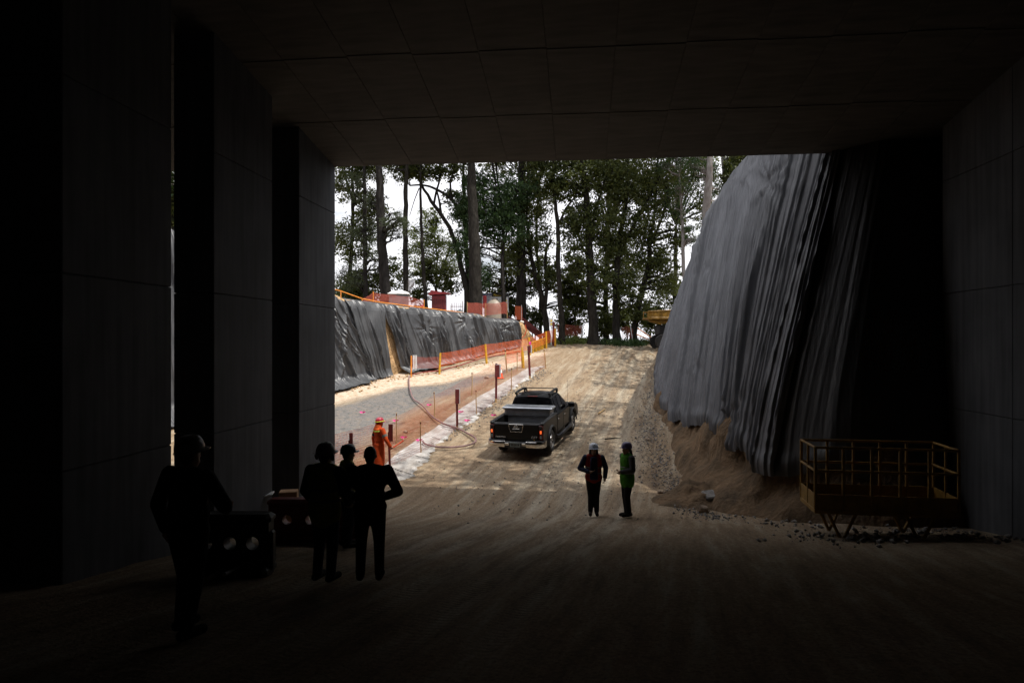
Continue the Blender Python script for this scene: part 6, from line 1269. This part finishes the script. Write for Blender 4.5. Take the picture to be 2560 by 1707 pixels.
# ------------------------------------------------------------------ plastic barriers, planks, basket, stones
def barrier(px0, px1, base_y, top_y, label, mt, holes, rz=0.0):
    """water-filled road barrier: capped slab with round through-holes, built from a plate with cut-outs"""
    a, b = G(px0, base_y), G(px1, base_y); c = (a + b) / 2; d = depth(c); L_ = float(np.linalg.norm((b - a)[:2])); H = (base_y - top_y) / F * d
    r_ = thing('plastic_barrier', c, label, 'barrier', rz=math.atan2(b[1] - a[1], b[0] - a[0]) + rz, group='water-filled plastic barriers')
    r0 = .085; hz = H * .60; n = 16; th = .20
    bm = bmesh.new(); m = MB()
    # front outline is cut into cells round each hole
    xs_ = [-L_ / 2] + sorted(sum([[x * L_ - .13, x * L_ + .13] for x in holes], [])) + [L_ / 2]
    def cell(x0, x1, hole):
        if x1 - x0 < .01: return
        if not hole: m.box(((x0 + x1) / 2, 0, H / 2), (x1 - x0, th, H)); return
        cx = (x0 + x1) / 2; hh = .13
        m.box((cx, 0, (hz - hh) / 2), (x1 - x0, th, hz - hh)); m.box((cx, 0, (H + hz + hh) / 2), (x1 - x0, th, H - hz - hh))
        vv = []; ff = []
        for y in (-th / 2, th / 2):
            for k in range(n):
                g = 2 * PI * (k + .5) / n; c_, s_ = math.cos(g), math.sin(g); q_ = max(abs(c_), abs(s_)); vv.append((cx + r0 * c_, y, hz + r0 * s_)); vv.append((cx + (x1 - x0) / 2 * c_ / q_, y, hz + hh * s_ / q_))
        N = 2 * n
        for k in range(n):
            k2 = (k + 1) % n; ff += [(2 * k, 2 * k + 1, 2 * k2 + 1, 2 * k2), (N + 2 * k, N + 2 * k2, N + 2 * k2 + 1, N + 2 * k + 1), (2 * k, 2 * k2, N + 2 * k2, N + 2 * k)]
        m.add(vv, ff)
    for i in range(len(xs_) - 1): cell(xs_[i], xs_[i + 1], i % 2 == 1)
    bm.free(); bd = m.build('barrier_shell', mt, r_, smooth=30)
    m = MB(); m.bbox((0, 0, H + .02), (L_ + .06, th + .07, .13), .045); m.build('top_lip', mt, r_)
    m = MB(); m.bbox((0, 0, .07), (L_ + .02, th + .24, .14), .04); m.build('foot', mt, r_)
    for s_ in (-1, 1): MB().bbox((s_ * (L_ / 2 + .01), 0, H * .45), (.06, th * .7, H * .7), .02).build('end_rib', mt, r_)
    return r_
M['barrier_dark'] = mat('black_barrier', (.02, .02, .02), .5, var=.2, scale=3); M['barrier_red'] = mat('maroon_barrier', (.16, .02, .02), .5, var=.2, scale=3)
barrier(478, 678, 1436, 1298, 'black plastic barrier nearest the camera, with round holes, left of the dark group', M['barrier_dark'], (-.28, .02, .3))
barrier(676, 905, 1354, 1258, 'dull red plastic barrier with round holes behind the man in the yellow vest', M['barrier_red'], (-.3, -.05, .2))
# crumpled box behind the second barrier
b = G(704, 1330) + np.array((-.1, .55, 0)); r_ = thing('cardboard_box', b, 'small brown cardboard box standing behind the dull red barrier', 'box', rz=.3)
M['card'] = mat('cardboard', (.42, .24, .12), .8, var=.2, scale=6); hb = up_to(b, 1226); MB().bbox((0, 0, hb / 2), (.36, .3, hb), .012).build('carton', M['card'], r_); MB().bbox((-.27, 0, hb + .01), (.22, .3, .02), .004).build('flap', M['white'], r_).rotation_euler = (0, -.2, 0)
# pale bars lying on the floor
for i, (x0, y0, x1, y1, lb) in enumerate(((522, 1456, 588, 1424, 'nearest of the pale bars on the floor before the black barrier'), (540, 1450, 585, 1430, 'second pale bar on the floor before the black barrier'), (560, 1458, 604, 1440, 'third pale bar on the floor before the black barrier'))):
    tag(MB().tube([G(x0, y0) + np.array((0, 0, .05 + .03 * i)), G(x1, y1) + np.array((0, 0, .06 + .03 * i))], .026, 8).build('metal_bar', M['steel'], smooth=60), lb, 'bar', 'pale bars on the tunnel floor')
# yellow man basket on trestle feet
a_, b_ = G(2034, 1292), G(2352, 1312); c = (G(2050, 1338) + G(2330, 1338)) / 2
d_ = depth(c); s = d_ / F; W_ = 2.42; DP = 1.0
r_ = thing('man_basket', c, 'dark yellow railed man basket standing on trestle feet by the right wall', 'man basket', rz=YAW - .16)
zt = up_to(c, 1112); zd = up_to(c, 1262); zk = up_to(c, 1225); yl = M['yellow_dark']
def bar(name, p, q_, w=.025): MB().tube([p, q_], w, 7).build(name, yl, r_, smooth=60)
for y in (-DP / 2, DP / 2):
    for z in (zt, (zt + zk) / 2): bar('rail', (-W_ / 2, y, z), (W_ / 2, y, z))
    for k in range(6): bar('upright', (-W_ / 2 + W_ * k / 5, y, zd), (-W_ / 2 + W_ * k / 5, y, zt), .028)
    MB().bbox((0, y, (zd + zk) / 2), (W_, .02, zk - zd), .005).build('kick_panel', yl, r_)
for x in (-W_ / 2, W_ / 2):
    for z in (zt, (zt + zk) / 2): bar('rail', (x, -DP / 2, z), (x, DP / 2, z))
    bar('upright', (x, 0, zd), (x, 0, zt)); MB().bbox((x, 0, (zd + zk) / 2), (.02, DP, zk - zd), .005).build('kick_panel', yl, r_)
MB().bbox((0, 0, zd - .04), (W_ + .04, DP + .04, .08), .01).build('deck', yl, r_)
for x in (-.72, .62):
    for y in (-.4, .4): m = MB(); m.tube([(x - .25, y, zd - .06), (x, y, -.05)], .03, 7); m.tube([(x + .25, y, zd - .06), (x, y, -.05)], .03, 7); m.build('trestle_leg', yl, r_)
# stones: slabs and lumps singly, debris as stuff
def rock(m, c, r, rg, sub=1, M_=None):
    bm = bmesh.new(); bmesh.ops.create_icosphere(bm, subdivisions=sub, radius=1)
    jit = rg.uniform(.72, 1.18, len(bm.verts)); q_ = [(c[0] + v.co.x * r[0] * j, c[1] + v.co.y * r[1] * j, c[2] + v.co.z * r[2] * j) for v, j in zip(bm.verts, jit)]
    ff = [tuple(v.index for v in f.verts) for f in bm.faces]; bm.free(); m.add(q_, ff, M_)
M['stone'] = mat('grey_stone', (.2, .19, .18), .9, spec=.2, var=.45, scale=9, bump=.7, bscale=14); M['stone_tan'] = mat('tan_stone', (.3, .23, .17), .9, spec=.2, var=.4, scale=9, bump=.7, bscale=14)
rg = np.random.default_rng(77)
for x, y, w, h, lb in ((1775, 1222, 25, 10, 'flat dark slab lying on the soil heap, upper of the two'), (1790, 1238, 32, 10, 'flat dark slab lying on the soil heap, lower of the two')):
    b = G(x, y + 26); d_ = depth(b); s = d_ / F; p = P(x, y, d_); m = MB(); m.bbox((0, 0, 0), (2 * w * s, .42, 2 * h * s * .75), .03); o = m.build('stone_slab', M['stone'], smooth=30); o.location = p; o.rotation_euler = (.25, -.08, .2); tag(o, lb, 'stone', 'slabs on the soil heap')
for x, y, w, lb in ((1756, 1268, 17, 'rounded lump at the foot of the soil heap'), (1652, 1228, 8, 'dark fist-shaped stone left of the soil heap'), (1668, 1244, 9, 'grey stone on the dirt left of the soil heap'), (1760, 1172, 12, 'brown clod stuck on the cut bank above the heap'), (1620, 1096, 7, 'stone on the debris strip beside the bank'), (1217, 942, 6, 'grey stone beside the traffic cone'), (1014, 1078, 6, 'dark stone on the earth strip behind the leftmost thin stake')):
    b = G(x, y + w * .8); s = depth(b) / F; m = MB(); rock(m, (0, 0, 0), (w * s, w * s * .8, w * s * .7), rg, 2); o = m.build('stone', M['stone'] if i % 2 else M['stone_tan'], smooth=50); o.location = b + np.array((0, 0, w * s * .45)); tag(o, lb, 'stone', 'single stones')
# soil heap under the slabs
hp_ = G(1760, 1262); m = MB(); k = 46; gx, gy = np.meshgrid(np.linspace(-2.0, 2.2, k), np.linspace(-1.3, 1.5, k), indexing='ij')
hz = .62 * np.exp(-((gx + .1) / .95) ** 2 - ((gy - .3) / .75) ** 2) + .3 * np.exp(-((gx - 1.0) / .6) ** 2 - (gy / .6) ** 2)
HX, HY = gx + hp_[0], gy + hp_[1]; HZ = gz(HX, HY) - .12 + hz * (1 + .8 * fbm(HX * 3, HY * 3, 81)) + .10 * fbm(HX * 5, HY * 5, 82) - .12 * (np.maximum(abs(gx) / 2.1, abs(gy) / 1.4) > .93)
tag(np_mesh('soil_heap', np.stack([HX, HY, HZ], -1).reshape(-1, 3), grid_faces(k, k), M['soil'], smooth=True), 'low heap of loose brown soil at the foot of the cut bank', 'soil heap')
def scatter(name, n, pts, spread, rmin, rmax, mts, seed, lift=.3, kind='stuff'):
    rg = np.random.default_rng(seed); P_ = np.array([G(*p) for p in pts]); V = []; Fc = []; o_ = 0
    base = [(0, 0, 1), (.9, 0, -.2), (-.4, .8, -.1), (-.5, -.75, .1), (.1, .1, -1)]; fb = [(0, 1, 2), (0, 2, 3), (0, 3, 1), (4, 2, 1), (4, 3, 2), (4, 1, 3)]
    k = rg.uniform(0, len(P_) - 1.001, n); a = k.astype(int); C = P_[a] * (1 - (k - a))[:, None] + P_[a + 1] * (k - a)[:, None]
    C[:, :2] += rg.normal(0, spread, (n, 2)); R_ = rmin + (rmax - rmin) * rg.random(n) ** 3; Z_ = gz(C[:, 0], C[:, 1]) + lift * R_ + .012
    for i in range(n):
        c = C[i]; r = R_[i]; z = float(Z_[i]); an = rg.uniform(0, 6.28); ca_, sa_ = math.cos(an), math.sin(an); q_ = r * rg.uniform(.6, 1.3, 3)
        for p in base: x, y = p[0] * q_[0], p[1] * q_[1]; V.append((c[0] + x * ca_ - y * sa_, c[1] + x * sa_ + y * ca_, z + p[2] * q_[2] * .6))
        for f in fb: Fc.append([o_ + j for j in f])
        o_ += 5
    o = np_mesh(name, V, Fc, mts); return tag(o, kind=kind)
scatter('gravel_debris', 2600, [(1640, 930), (1636, 985), (1628, 1040), (1622, 1090), (1640, 1150), (1668, 1205), (1720, 1262), (1800, 1300)], .30, .012, .06, M['stone'], 91)
scatter('leaf_debris', 1500, [(1634, 960), (1628, 1040), (1624, 1100), (1650, 1170), (1700, 1240)], .34, .014, .05, M['stone_tan'], 92, .5)
scatter('gravel_debris', 3000, [(1300, 1250), (1450, 1150), (1500, 1050), (1560, 950), (1580, 880)], 1.8, .010, .042, M['stone'], 93)
scatter('gravel_debris', 1100, [(1105, 1090), (1160, 1065), (1220, 1020), (1265, 990), (1320, 955), (1362, 925)], .32, .012, .06, M['stone'], 94)
scatter('gravel_debris', 1100, [(850, 1100), (960, 1020), (1080, 980), (1200, 945), (1290, 920)], .8, .01, .035, M['stone'], 95)
scatter('rubble_debris', 500, [(850, 975), (900, 968), (950, 945), (1000, 945), (1100, 928), (1215, 905)], .45, .015, .09, M['sandy'], 96)
scatter('rubble_debris', 500, [(1900, 1290), (2060, 1350), (2200, 1345), (2350, 1330), (2480, 1350)], .45, .015, .09, M['stone'], 97)
# grass and weeds at the crest
def weeds(name, n, pts, spread, hgt, seed, mt):
    rg = np.random.default_rng(seed); P_ = np.array([G(*p) for p in pts]); k = rg.uniform(0, len(P_) - 1.001, n); a = k.astype(int); C = P_[a] * (1 - (k - a))[:, None] + P_[a + 1] * (k - a)[:, None]
    C[:, :2] += rg.normal(0, spread, (n, 2)); C[:, 2] = gz(C[:, 0], C[:, 1]) + np.abs(rg.normal(0, hgt * .5, n)); V, Fc = leaves_np(C, .28, .07, rg, -.5); return tag(np_mesh(name, V, Fc, mt), kind='stuff')
weeds('weeds', 2600, [(1392, 858), (1430, 857), (1470, 856)], .55, .35, 101, M['leaf_light'])
weeds('weeds', 1600, [(1500, 858), (1560, 862), (1590, 862)], .5, .35, 102, M['leaf_dark'])
weeds('weeds', 600, [(1600, 858), (1640, 858)], .5, .3, 103, M['leaf_oak'])
# sticks on the dirt
for x0, y0, x1, y1, lb in ((1496, 1037, 1513, 1025, 'pale crooked twig lying on the dirt above the women'), (1513, 1101, 1552, 1100, 'dark twig lying on the dirt just above the women'), (1622, 886, 1636, 891, 'pale stick lying at the upper right edge of the ramp')):
    a, b = G(x0, y0), G(x1, y1); mid = (a + b) / 2 + np.array((.05, .12, .06)); tag(MB().tube([a + np.array((0, 0, .05)), mid, b + np.array((0, 0, .05))], [.03, .026, .014], 6).build('twig', M['bark_dark'] if 'dark' in lb else M['wood'], smooth=60), lb, 'twig', 'twigs on the ramp')
